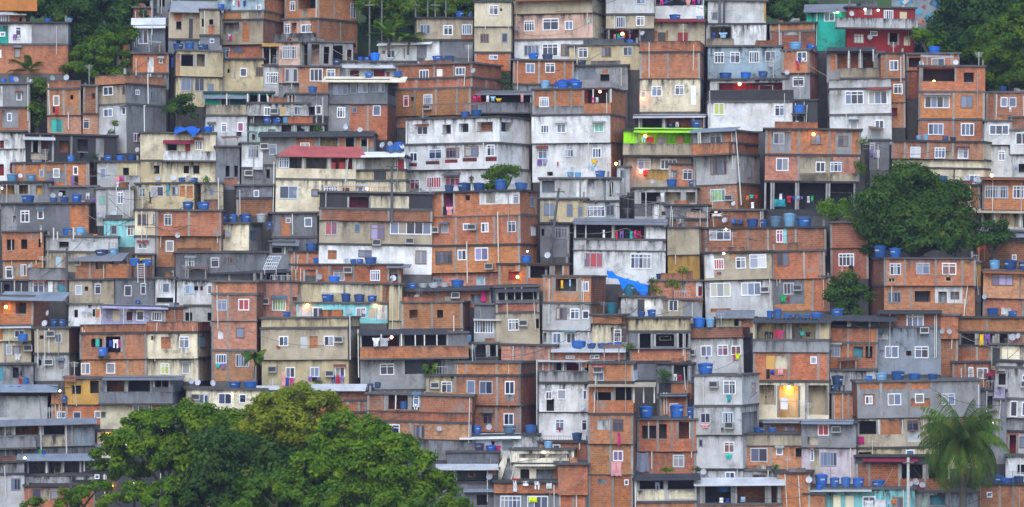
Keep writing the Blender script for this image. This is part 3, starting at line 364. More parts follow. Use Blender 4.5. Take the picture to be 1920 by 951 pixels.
small brick house with blue tanks|one large tank on top;650 895 0;b 90 235 T760,25,855,90 c700 c780
brick house with two white windows|dishes on both sides, above the yellow beige house;648 1542 68;b 186 322 T700,150,795,188 T795,165,880,188 w975,222,1054,302 A1083,222 w1248,225,1316,302 c940 c1120 B755,222,848,310:y B1380,212,1455,300:n S1418,285,24 S875,275,22 R1370,180,1545,205:G
yellow beige house with brick strip|above the turquoise terrace;688 1400 0;y 328 470 p870,335,1035,400:c p1055,335,1305,400:c p1325,335,1370,462:b p690,330,705,460:b c1042
tall beige side wall house|blank, right of the turquoise terrace;1376 1474 0;y 330 600 /y 680
turquoise terrace house with bright lamps|row of blue tanks on the roof;695 1375 0;t 470 590 T870,405,985,468 T1018,405,1110,468 T1112,405,1215,468 T1218,408,1300,468 w820,500,896,572 w1140,503,1213,577 d1235,510,1291,582:s p705,482,815,570:w p1298,485,1372,590:w L780,487:o L1285,487:o S1085,535,20 S1195,535,18
big beige house|two storeys with sandy parapet, brick patch and washing;447 1178 88;y 578 652/s 887 w583,712,649,784 d738,712,792,802:x p810,712,869,800:b w917,712,986,784 A1028,738 I1110,560,890 G562,785,596,800:r/y 1085 w626,943,692,1020 w807,943,872,1015 w993,943,1062,1015 A530,956 A955,990 G600,975,625,1080:p G628,1015,650,1080:b G655,1020,685,1078:M G790,1010,820,1045:v G822,1015,860,1050:k G862,1018,885,1050:v G965,1000,995,1060:b G1000,1000,1025,1070:R G1028,1005,1058,1060:v
long brick terrace under black roof|washing and red lamp, right of the big beige house;1183 1985 0;G 690 790 B1190,692,1335,785:k B1350,692,1480,785:k B1505,690,1830,780:k R1180,655,1830,695:k G1275,715,1330,780:w G1335,718,1400,780:x L1418,715:r t1340,690,780 t1490,690,780 t1592,700,780 t1660,700,780 t1752,700,780/b 872 q1183,785,1985,868:b/g 1070 w1330,911,1432,993 B1505,890,1790,990:q I1170,655,1010
@C3
low brick house with long grey tank|black roof edge, below the magenta recess house;-10 655 0;r 362 470 T30,305,108,350 T355,290,455,352 T110,312,190,352:x T190,312,270,352:x T270,312,350,352:x k165,415,206,447 w303,405,359,460 A388,402 c258 S102,410,22 R-10,335,692,368:k G580,380,612,460:M p500,400,575,470:q
brown orange brick house with sooty edges|one black window;-20 502 65;b/n 462 655 k245,518,291,577 k40,515,101,577:n c208/n 790 R-20,698,338,726:n c208 T440,680,505,770:l I370,560,780
brick house with orange lit window|open black bay beside it;690 1218 0;b 182 352 k765,225,846,297:R L832,275:o B920,195,1076,282:k c905 c1085 B1105,190,1170,280:s S1058,115,24 T845,120,940,180 L905,85:w p850,150,980,180:w
black roofed brick terrace|above the pinkish beige house;690 1015 0;G 345 465 B705,380,1005,440:k R695,325,1018,380:k t765,350,440 t832,350,440 t885,345,440/n 535/s 775 w783,585,858,667 A890,612 k988,585,1012,657:k
grey corner house with long window|left of the pinkish beige house;508 714 0;G 480 590/x 770 w510,595,649,692 R505,575,712,595:x
brick house with blue lit recess|beige floor with white windows below;1013 1482 112;b/n 272 470 B1100,290,1266,382:q w1305,310,1351,382 c1085 c1285 L1218,355:w G1148,300,1165,360:y G1210,295,1222,345:l/x/r 675 w1115,505,1194,592 w1222,512,1286,590 w1312,525,1358,587/x 800 w1090,693,1151,772 w1192,690,1258,770 k1015,695,1042,765:q
cream block with blue tarps|behind teal tank at lower centre;1368 1600 0;b 560 622 T1485,475,1570,560:T L1540,532:w/c 790 w1543,665,1600,757 k1520,650,1540,760 I1355,615,760
brick windowless house|plain red brick, left of the pale canopy;695 1105 0;r 790 960 c850 c962 c1095
grey open room house|left of the brick windowless house;495 697 0;G 768 880 B505,780,615,870:q B632,780,690,865:k c622 S450,890,24/b 960
low house with long pale canopy|posts and washing behind it;1090 1640 0;r 830 890 R1085,800,1640,830:x w1195,860,1256,880 w1375,855,1441,880 T1225,752,1340,806 T1340,760,1500,806 S1365,755,24/G 1000 R975,880,1560,902:x B1010,905,1165,1000:k B1190,905,1300,1000:R B1325,905,1450,1000:k t980,900,1000 t1022,900,1000 t1175,900,1000 t1312,900,1000 t1453,900,1000 G1335,905,1350,950:o
@C4
ochre alley house|between white house and white brick house;455 692 0;s -90 108/o 310 p525,230,640,302:n
white and beige house with red curtain|grey plaster lower floor;743 1242 0;s 85 288 p752,90,815,270:w w815,130,886,207:r w978,122,1049,205 w1080,105,1202,207:w p945,95,975,130:b L890,90:w G835,225,850,245:r G852,225,866,245:b/x 540 w783,310,931,412:c w1015,312,1156,407 A1185,365 I1225,68,500 p780,498,930,524:b
brick house with green washing|grey panel lower floor;1240 1636 0;b 78 284 w1280,85,1368,184 c1480 c1600/b 490 p1242,290,1478,470:G w1325,312,1399,397 A1425,348 G1295,400,1345,455:g G1350,405,1362,455:R
brick patch house with blue tank|right edge of brick house with green washing;1500 1640 0;b 275 500 T1500,222,1590,278:d
white shed with bright lamp|black doorway;88 407 0;w 425 560 d210,445,263,547:k L283,480:w T97,335,195,428:T T205,342,302,428:b S405,500,20
grey and beige shed house|white shuttered window, right of white shed;405 695 0;s 445 590 w447,445,513,530 p550,455,692,580:g p545,430,695,462:b
brick planter wall house|overgrown with plants;320 700 0;r 305 450 d668,345,710,415:R p545,310,575,410:x p650,310,710,420:w d670,345,708,415:R
narrow brick parapet with teal tank|left of beige concrete block;-10 162 0;b 558 628 T0,475,60,560:T/x 775 w37,660,139,754
beige concrete block over dark garage|brick parapet below;158 614 0;y 580 680/G 810 B230,695,326,805:k B350,700,500,790:k B520,695,606,800:k p385,715,470,745:s/b 905 /G 1010 L300,685:w p375,780,460,815:b
white terrace house below blue tank|dark windows, left of beige block;-10 222 0;x 820 960 T0,765,56,822 T58,768,115,822 k55,875,100,932 k185,870,221,932
house with white red curtain windows|brown parapet, two big blue tanks at left;608 1082 60;Pn 648 722 T635,565,745,650 T738,528,812,650:l/x/G 1012 w708,780,786,860 w833,778,909,857:R w933,785,1004,852:R A638,825 G960,840,1000,890:Y G948,850,962,890:M G745,860,760,882:b
yellow room under black sheet roof|behind brown parapet;808 1090 0;y 578 660 R805,520,1092,578:G k940,590,975,640 p985,590,1080,650:b
yellow loggia house with washing|open balconies, brick floors, orange lit room below;1075 1640 0;y 612 745 B1095,622,1330,740:y B1356,622,1546,740:y c1342 c1560 R1080,582,1640,614:k T1170,500,1225,582 T1228,505,1290,582 T1300,550,1400,582 T1400,555,1500,582 T1500,555,1590,582 G1160,680,1192,735:k G1195,682,1226,735:k G1230,670,1262,738:R G1264,670,1298,738:M G1420,680,1460,710:e G1465,685,1505,720:k d1385,655,1440,738:k/g 835/b 1052 d1172,860,1240,962:o w1503,868,1546,920 p1242,865,1330,960:c c1342 c1560 G1175,960,1200,1030:k G1205,965,1235,1000:b G1260,955,1300,1005:p/c 1330 B1084,1080,1240,1228:c B1262,1084,1420,1320:y p1268,1200,1420,1320:b p1165,1165,1180,1225:n c1247 c1470 B1480,1080,1630,1300:s L1340,1098:a I1070,1050,1330 d1280,1175,1335,1260:w
@C5
brick corner house|two storeys, two blue tanks, before the dark green tree;440 1215 -105;b/n 140 340 T468,50,580,140 T580,65,692,140 w583,175,661,260 w778,172,873,254 w968,172,1068,257:n p572,275,622,315:y k577,287,615,310:k p990,268,1035,308:y k995,277,1030,303:k c545 c690 c920 c1115 p1130,162,1170,210:o/b/n 560 g573,385,666,464 k770,380,888,460 p920,342,1122,470:w k945,385,1006,464:q k1035,385,1098,442:q c540 c745 I1160,320,580,1128
yellow wall pillar house|between brick corner house and tile-roofed brick;1198 1272 0;o 165 350/G 430
brick house with tiled rim|three tanks on top, right edge;1262 1640 0;r 240 440 T1290,150,1395,238:l T1405,155,1505,238 T1510,155,1610,238 R1258,222,1640,252:n w1325,260,1481,344:v c1535 /b 580 T1290,505,1390,562 p1250,560,1480,578:x c1560 S1280,430,22 p1400,510,1470,560:w
long brick wall house|three big blue tanks before it, right edge;1078 1640 0;b 580 690 c1310/b 790 p1090,690,1110,790:b B1112,697,1227,790:q B1242,695,1375,790:x B1395,695,1470,770:q G1255,700,1285,785:y G1290,700,1335,785:v S1500,725,26 S1545,715,22/b 960 c1235 c1330
brown and slate house|blue grey lower floor with white windows;500 967 0;n 532 648 w715,545,836,647 R490,520,972,545:k p505,560,615,650:G/q 970 w555,790,651,877 w775,792,873,877 A845,670 k710,825,748,862:n p515,820,550,870:v p505,695,582,740:x I490,580,960
dark terrace beside slate house|black roof, brick floor and windows below;103 485 0;k 600 650 R98,562,622,602:k B110,600,260,650:k B275,600,420,650:q T130,520,235,572 c265/b 768 c265 d430,645,462,760:b/n 975 w120,785,206,874 k305,795,376,882:T k395,790,446,882 c265 p100,780,300,960:b
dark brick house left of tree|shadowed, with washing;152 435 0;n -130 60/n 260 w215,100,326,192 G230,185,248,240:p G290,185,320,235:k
red brick slot house|right of slate house;963 1092 0;b 560 735 S1025,680,22 S978,680,18/n 980
beige wall house with stains|right edge, below long brick wall;1333 1640 0;s 780 975 p1415,788,1546,940:c p1345,800,1400,940:k
long brick wall under tanks|right edge;1078 1640 0 z2;b 676 692 T1162,615,1272,676 T1292,615,1400,676 T1490,615,1600,676
@D1
grey laundry house|at left edge above long canopy;-10 225 0;g 10 160 k90,30,130,100 d0,20,30,120:T G130,100,150,135:R G140,50,152,85:k T160,95,200,140 L148,40:w
plain grey block under long canopy|;-10 330 20;k 190 215 R-10,145,378,190:q L393,185:w T50,170,150,192/x 375 p0,220,45,360:g
ochre house with black bays|brick floor with three windows beneath;430 668 0;o 105 275 k475,150,533,207 k592,120,649,202 R425,85,500,120:n/b 380 w483,322,531,367 w622,318,661,364
brick nook beside ochre house|;325 436 0;n 195 275 T390,210,432,258/b 380 w365,322,419,367
sooty terrace house with white lamp|pale floor with tall window below;664 1212 65;G 105 200 B705,112,832,190:n B845,110,1000,190:k B1020,108,1122,160:k R688,85,1216,110:G L935,105:w/G 270 q664,190,1146,266:G I690,105,190/c/x 460 w878,280,986,384 w890,390,965,440 k670,325,699,364:q p1005,285,1050,372:b I1000,180,380
cream low house above tree|white curtained windows;1218 1740 0;c 180 350 w1305,212,1363,277 A1275,230 w1334,215,1362,277 w1429,205,1514,277 w1566,210,1609,267 L1518,210:w S1245,130,20 S1295,138,20 S1388,140,20 T1490,130,1585,178 T1592,125,1690,178
grey terrace with long sheet roof|open bays, left edge;-10 640 0;G 395 545 B-5,400,105,460:x B118,400,282,462:n B302,400,450,466:k p505,425,628,545:q q-10,470,252,542:g p300,468,452,545:s R-10,362,655,398:G t288,400,600 t453,395,600 c492/G 700 p0,560,150,650:q t165,565,630
pale wall with orange lamp|left of the big tree;636 850 0;c 455 600 L712,473:o R578,518,742,552:q k650,560,665,640
dark terrace with blue grey roof|pale parapet, lower left;120 638 0;k 640 740 B188,642,305,726:k B315,642,410,726:n B418,642,530,722:k R115,600,638,640:q t310,640,725 t555,640,715 p360,690,405,726:y G258,568,280,602:g G280,580,305,602:b L168,625:w/x 810 p470,770,620,800:k
brick house at bottom left|two white windows;160 620 0;b 815 975 w210,828,263,902 w328,828,379,900 p266,832,326,907:s S445,850,22 S402,835,16 K460,765,870
grey plain house in bottom left corner|;-10 168 0;g 655 732/x 975 g82,760,141,837
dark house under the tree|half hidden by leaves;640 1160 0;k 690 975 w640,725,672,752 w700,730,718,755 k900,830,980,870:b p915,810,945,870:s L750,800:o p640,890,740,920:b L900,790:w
beige house under the tree|;1155 1420 0;s 780 975
@D2
white corrugated roof shed|left of olive tree;330 505 0;G 190 260 R328,153,505,215:x
brick sheds under corrugated roof|behind olive tree top;715 1140 60;n 180 250 R712,142,1078,182:x B850,195,885,250:b T1075,140,1122,180:d T1124,140,1170,180:d/b 410 c955 c1030
brick terrace with orange pergola|;1060 1752 0;n 222 330 B1195,222,1335,320:n B1350,222,1410,320:s c1180 c1345 w1365,225,1402,300 t1250,222,320 T1265,265,1335,330 G1370,280,1395,320:w/b 400/r 510 w1190,420,1278,499 w1374,420,1443,505 p1060,420,1180,540:r p1290,420,1350,540:r c1350 S1540,440,18/g 620
brick house over tree top|narrow, left of brick terrace with orange pergola;865 1065 0;b 330 420
@D3
yellow room with air conditioner|above the orange pergola;138 330 0;y 88 280 A195,148 w238,125,304,199
brick house with three white windows|two brick storeys at lower centre;326 864 100;b/n 2 85 c405 c605 c755/b/n 282 w412,118,464,204 w495,122,579,207 w663,122,723,207 c610 c755 p670,205,722,255:g/r/n 430 w513,335,574,404 w650,335,713,410 c600 c735 I868,-20,410
white two storey house|sooty parapet and pale blue tank;878 1202 0;Px 60 134/w 325 w920,190,959,242 w997,178,1051,242 w1165,180,1188,242 S1160,300,18 k925,240,975,320/w 530 w985,372,1041,452 w1157,375,1191,447 G1000,425,1022,450:R
white eave house with magenta cloth|before the brick house with three white windows;280 892 0;w 475 600 R368,462,772,492:w T290,372,385,470 T398,385,445,470 T450,392,512,470 T655,420,740,470:g T790,405,885,470 w415,500,478,572:q d650,507,718,577:q p290,490,372,582:r p772,487,890,572:x G540,538,590,580:M G592,540,640,580:M G520,530,540,610:w G575,510,600,545:k G610,590,640,635:p S565,420,20 S420,430,22
dark sheet parapet|grey, in front of white eave house;275 618 0;G 590 672
black terrace with pale sheet roof|right of the bright green tree;205 612 0;k 700 790 B230,697,320,780:k B335,697,540,780:q p415,697,460,750:r p545,697,600,740:r R202,668,612,700:x t325,695,780/G 980 R380,815,600,845:q S555,750,22 k470,870,540,940
cream house with lattice parapet|bright lamps, white sloping stair wall;690 1112 0;i 575 668 p750,600,1095,628:s/i 790 k757,703,818,770 k863,703,986,777:q L918,590:w L968,680:w R715,662,1000,676:i p980,700,1015,780:b
brick terrace with white washing|bottom edge, in front of the cream house;575 1022 0;b 790 862 G700,775,725,850:w G765,780,800,812:w G840,780,875,835:w G918,778,955,830:w G700,762,740,780:r/g 1000 w620,880,753,985 w798,880,931,985 G805,885,860,920:Y
brick side house with pipes|right of the cream lattice house;1010 1205 0;b 668 870/b 1000 c1110 c1195 I983,800,950 I1130,670,960
small brown brick house with pipe|under white two storey house;880 1210 0;n 525 680 w970,540,1016,572 I1145,530,570 p760,490,880,570:x
@D4
tall brick tower with pink curtain|striped awnings at its foot;-132 190 25;b/n 5 130 w-94,38,-31,120 w138,55,194,122 A-70,45/b/n 340 B-92,195,24,250:k B40,160,160,250:k R-130,130,312,154:s t168,155,265 t232,155,265 t302,155,265 c30/b/n 535 p-72,375,18,442:x w33,372,99,449 c20 G63,460,82,545:M/b/n 735 w33,580,96,647:M c15 G20,648,52,745:p G54,648,88,745:p/b/n 975 w108,770,132,805 c30 p-70,770,-12,800:q
grey tower house|three pale storeys with black stains, lower right of centre;582 1012 115;x 85 285 T590,5,692,86 w775,118,853,207 A715,140 g960,135,988,207 G795,210,830,258:T/x 475 w628,330,691,397 w772,325,841,397 A820,410 G632,400,690,430:p G765,425,780,455:k p885,330,1000,470:g/x 705 g610,505,633,552 w775,522,841,592:n G785,600,832,632:e/x 790 w780,720,841,762 S645,718,20
unfinished brick house with black bays|left of the grey tower house;195 582 0;b 375 585 T200,262,298,385 T405,285,500,372 T513,298,584,372 k225,415,319,502 k338,405,389,502 B462,390,552,502:n c330 c422 c562 t270,390,500 L490,475:w/b 720 w430,608,501,687 c290 G190,590,270,720:q I290,500,700 I540,350,580
brick hut with pipes|above unfinished brick house with black bays;348 532 0;b 215 390 w415,268,470,290 I378,195,340 I395,195,340 R350,200,530,216:G
dark gap terrace with green plant|left of the house with white red curtain windows;315 545 0;G 10 130 B420,20,530,120:k G425,75,450,120:w G455,80,480,120:R/b 215 p330,130,410,215:k
grey balcony house with black roof|pale balconies at bottom edge;185 592 0;x 762 915 B212,768,381,832:k B397,770,586,836:k c387 R180,730,618,766:k G320,780,350,832:q p200,835,380,900:c p400,838,580,895:c/b 975 I188,765,950
open terrace with corrugated roof|grey pillars, bottom edge;580 1150 0;G 800 930 B640,806,822,925:k B850,806,1045,925:n B1075,806,1130,925:n c622 c832 c1062 c1138 R572,756,1170,802:x T720,802,820,850 G740,885,765,918:w G780,890,805,918:b G880,880,910,915:l/b 975
low grey house above corrugated roof|small window, right of grey tower house;885 1130 0;x 715 800 w945,740,1030,770 I1045,710,880
brick house with barred window|two blue tanks and dishes above;895 1415 0;s 470 545 T960,460,1030,475 T1055,455,1118,475 S1320,490,26 S1160,490,18/b 728 w942,562,1051,652 w1110,562,1151,607 k1238,562,1281,622 c1075 c1300 p1330,640,1400,720:s G1100,670,1125,720:g c910 g1330,570,1350,650
brick room with grey sheet rim|above brick house with barred window;1018 1480 0;n 392 480 R1015,374,1480,394:q w1158,420,1228,480 g1025,415,1069,462 L1322,360:w p1320,420,1385,480:g t1310,395,470 T960,462,1045,520:d T1055,457,1118,520:d
brick wall house at bottom|right of the corrugated roof;1110 1330 0;b 728 975 S1325,770,22
brick corner with glass roof|at bottom edge, left of turquoise house;1285 1425 0;b 868 975 T1360,745,1412,870:b d1335,835,1405,868:T
@D5
long grey plaster house|brick patches, four barred windows, tanks on roof;288 1128 -36;g/n 130 368 T380,98,428,132 T440,82,540,132:l T545,85,650,132 T660,85,750,132 T790,95,858,132 p340,138,470,176:b p490,136,650,176:b p672,136,800,182:b w377,220,423,274 p365,208,440,280:b w525,208,609,284 p672,242,800,300:b w703,212,758,272 w877,213,961,287 c480 c660/s 565 B300,385,453,475:k p475,380,606,476:b w648,385,721,454 w780,405,846,467 t463,380,475 t617,380,475 t755,380,475 t1115,380,500 p860,380,1105,470:b G325,485,365,535:M G820,410,845,470:R p648,455,735,530:x/y 680 k320,590,360,660 w638,580,690,625 k360,590,410,612
brick terrace with dark bays|blue tank in front, behind the white pole;300 915 0;k 620 660 R345,615,705,648:M/b 850 B595,672,745,767:k B772,662,912,767:k c390 c585 c755 T400,755,500,832 S690,785,24 S735,805,20 S665,800,18 p300,670,365,760:n
turquoise house at bottom edge|white washing in front;-10 692 0;t 832 980 T25,740,130,832 T132,755,200,832 T202,765,275,832 T278,765,360,832 R-10,822,408,842:x d155,870,206,952:c d235,875,291,952:c w350,880,430,950 w545,885,613,952 G360,905,420,960:w G425,900,500,960:w G505,905,535,960:l G535,900,570,925:o
grey stained house with red curtains|small, left of long grey plaster house;-60 298 0;g 398 560 w50,405,119,480:r A170,438 R-60,376,282,400:q p-20,490,50,545:s/u 770 g65,590,171,682 p0,580,55,760:s w0,570,20,650 I262,565,770
orange brick hut with black tanks|;140 292 0;b 200 385 T133,75,228,150:d T135,145,205,200:d c250
white stained wall house|behind orange brick hut with black tanks;90 432 0;x 50 215 c290 S100,75,18
pale balcony house|right edge, grey balcony;1188 1430 0;x 0 35/x 240 k1210,75,1256,152 w1365,82,1410,117 q1186,165,1256,237:v p1190,60,1250,80:n A1385,140/x 365 w1293,255,1336,357 w1368,260,1410,350 p1275,250,1290,365:w/g 455 /n 610 B1285,480,1340,605:R w1358,490,1396,562 p1350,470,1400,600:x
white house at lower right edge|;1280 1430 0;w 618 780 k1357,672,1405,724 T1177,738,1282,806 T1305,755,1388,806
brick yard behind palm|bottom right corner;1095 1430 0;b 805 975 w1167,852,1200,885 c1250 c1340
brick house with narrow windows|right of slate house, above long grey plaster house;940 1185 0;b 0 200 w1048,30,1076,107 w1103,35,1171,105 c1025 R1150,50,1260,85:M
dark alley house behind palm|right of long grey plaster house;1120 1290 0;G 185 640 k1155,220,1200,305 k1140,350,1200,520 L1202,390:w c1230
teal panel house behind palm|bottom edge;690 1100 0;g 855 980 p735,870,776,960:m k790,875,890,940:T c915
'''
# ------------------------------------------------------------------ houses
BAND = {}
for i, x in enumerate((0, 380, 760, 1140, 1520)):
    for k, y, s in (('A', 0, 3.9625), ('B', 220, 3.9625), ('C', 450, 3.9625), ('D', 680, 3.51)): BAND[k + str(i + 1)] = (x, y, s)
NAME = dict(b='brick_house', r='brick_house', n='brick_house', w='white_house', x='white_house', c='cream_house', i='cream_house', y='yellow_house', s='beige_house', p='pink_house',
  t='turquoise_house', e='teal_house', l='blue_house', L='green_house', R='red_house', v='lilac_house', m='green_house', k='concrete_house', g='concrete_house', G='concrete_house', q='concrete_house', o='ochre_house')
PENDING = []      # movable things, built after the houses: (kind, nick, px, data)
ALLN = []; HP = []; AUTO = []

def facade(mb, x0, x1, z0, z1, y, zt, holes, side=None):
    """wall sheet on plane y (or plane x when side=(x, sign)) with rectangular holes and their reveals"""
    holes = [(max(a, x0 + .06), min(b, x1 - .06), max(c, z0 + .03), min(d, z1 - .03), dep) for a, b, c, d, dep in holes]
    holes = [h for h in holes if h[1] - h[0] > .05 and h[3] - h[2] > .05]
    def P(u, z, dep=0):
        if side is None: return (u, y + dep, z)
        return (side[0] - side[1] * dep, u, z)
    xs = sorted({x0, x1, *[h[0] for h in holes], *[h[1] for h in holes]}); zs = sorted({z0, z1, *[h[2] for h in holes], *[h[3] for h in holes]})
    flip = side is not None and side[1] < 0
    def q(ps, uv, tp):
        if flip: ps, uv, tp = ps[::-1], uv[::-1], tp[::-1]
        mb.quad(ps, uv, tp)
    for a, b in zip(xs, xs[1:]):
        for c, d in zip(zs, zs[1:]):
            mx, mz = (a + b) / 2, (c + d) / 2
            if any(h[0] < mx < h[1] and h[2] < mz < h[3] for h in holes): continue
            q([P(a, c), P(b, c), P(b, d), P(a, d)], [(a, c), (b, c), (b, d), (a, d)], [(a, zt - c), (b, zt - c), (b, zt - d), (a, zt - d)])
    for a, b, c, d, dep in holes:
        for (u0, w0), (u1, w1) in (((a, c), (a, d)), ((a, d), (b, d)), ((b, d), (b, c)), ((b, c), (a, c))):
            q([P(u0, w0), P(u1, w1), P(u1, w1, dep), P(u0, w0, dep)], [(u0, w0), (u1, w1), (u1 + dep, w1), (u0 + dep, w0)], [(u0, 1.2)] * 4)
    return holes

def side_map(side):
    if side is None: return Matrix.Identity(4)
    x, s = side
    if s > 0: return Matrix.Translation((x, 0, 0)) @ Matrix(((0, -1, 0, 0), (1, 0, 0, 0), (0, 0, 1, 0), (0, 0, 0, 1)))
    return Matrix.Translation((x, 0, 0)) @ Matrix(((0, 1, 0, 0), (-1, 0, 0, 0), (0, 0, 1, 0), (0, 0, 0, 1)))

CURT = {'w': (.62,.62,.66), 'r': (.42,.05,.07), 'R': (.40,.05,.08), 'v': (.38,.33,.62), 'M': (.36,.05,.18), 'y': (.50,.55,.12), 'g': (.25,.45,.16), 'e': (.15,.5,.36), 'n': (.22,.09,.06), 'b': (.05,.1,.35), 'l': (.35,.5,.65), 'c': (.6,.58,.45)}
def window(parent, a, b, c, d, kind, suf, side, inset=.11):
    W, H = b - a, d - c
    bd = .085; fb = MB(); gb = MB()
    yf0, yf1 = -.03, .05
    fb.box(a - .03, b + .03, yf0, yf1, d - bd, d + .02); fb.box(a - .03, b + .03, yf0 - .03, yf1, c - .03, c + bd - .02)
    fb.box(a - .03, a + bd - .03, yf0, yf1, c + bd - .02, d - bd); fb.box(b - bd + .03, b + .03, yf0, yf1, c + bd - .02, d - bd)
    sty = random.random(); n = max(1, int(round(W / (random.choice((.75, .6, .6, .38, .26)) if kind == 'w' else random.choice((.5, .3))))))
    if W > .8: n = max(n, 2)
    tr = (kind == 'w' and H > .95 and random.random() < .55)
    ztr = d - H * .27
    mw = .06
    for i in range(1, n):
        x = a + W * i / n; fb.box(x - mw / 2, x + mw / 2, yf0 + .005, yf1 - .01, c + bd - .02, d - bd)
    if tr: fb.box(a + bd - .03, b - bd + .03, yf0 + .009, yf1 - .014, ztr - mw / 2, ztr + mw / 2)
    cur = CURT.get(suf)
    dk = random.random() < .45
    for i in range(n):
        x0, x1 = a + W * i / n, a + W * (i + 1) / n
        sh = random.choice((0, 0, .1, .25, .5, .8)) if dk else random.choice((0, .15, .4, .7, 1.0))
        cu = 0
        if cur: cu = random.choice((1, .9, .75, .3))
        elif random.random() < .16: cu = random.uniform(.3, .8)
        for z0, z1 in (((c, ztr), (ztr, d)) if tr else ((c, d),)):
            k = sh if z0 < ztr or not tr else min(1, sh + .2)
            gb.quad([(x0, .02, z0), (x1, .02, z0), (x1, .02, z1), (x0, .02, z1)], [(k, cu)] * 4)
    M = side_map(side)
    if side: 
        for mb in (fb, gb): mb.v = [tuple(M @ Vector(v)) for v in mb.v]
    col = (jit((.84,.85,.88), .08) if sty < .58 else jit((.50,.52,.56), .15) if sty < .76 else jit((.20,.12,.08), .3) if sty < .9 else jit((.62,.70,.80), .1)) if kind == 'w' else random.choice(((.20,.23,.28), (.30,.33,.38), (.16,.24,.30)))
    f = fb.build('window', M_PAINT, parent, col)
    if kind == 'w' and side is None and random.random() < .13:
        q = MB(); pr = random.uniform(.35, .7); dz = random.uniform(.12, .3); ps = [(a - .15, -pr, d + .08), (b + .15, -pr, d + .08), (b + .15, -.01, d + .08 + dz), (a - .15, -.01, d + .08 + dz)]; vs = ps + [(x, y, z - .04) for x, y, z in ps]
        for fc in ((0, 1, 2, 3), (7, 6, 5, 4), (4, 5, 1, 0), (5, 6, 2, 1), (7, 4, 0, 3)): q.quad([vs[j] for j in fc], [(vs[j][0], vs[j][1]) for j in fc])
        q.build('awning', M_SHEET, parent, random.choice(((.30,.31,.33), (.16,.16,.17), (.25,.06,.05), (.45,.45,.44), (.10,.18,.25))))
    gb.build('pane', M_GLASS, f, cur or random.choice(((.55,.55,.58), (.35,.36,.42), (.42,.36,.3))))
    return f

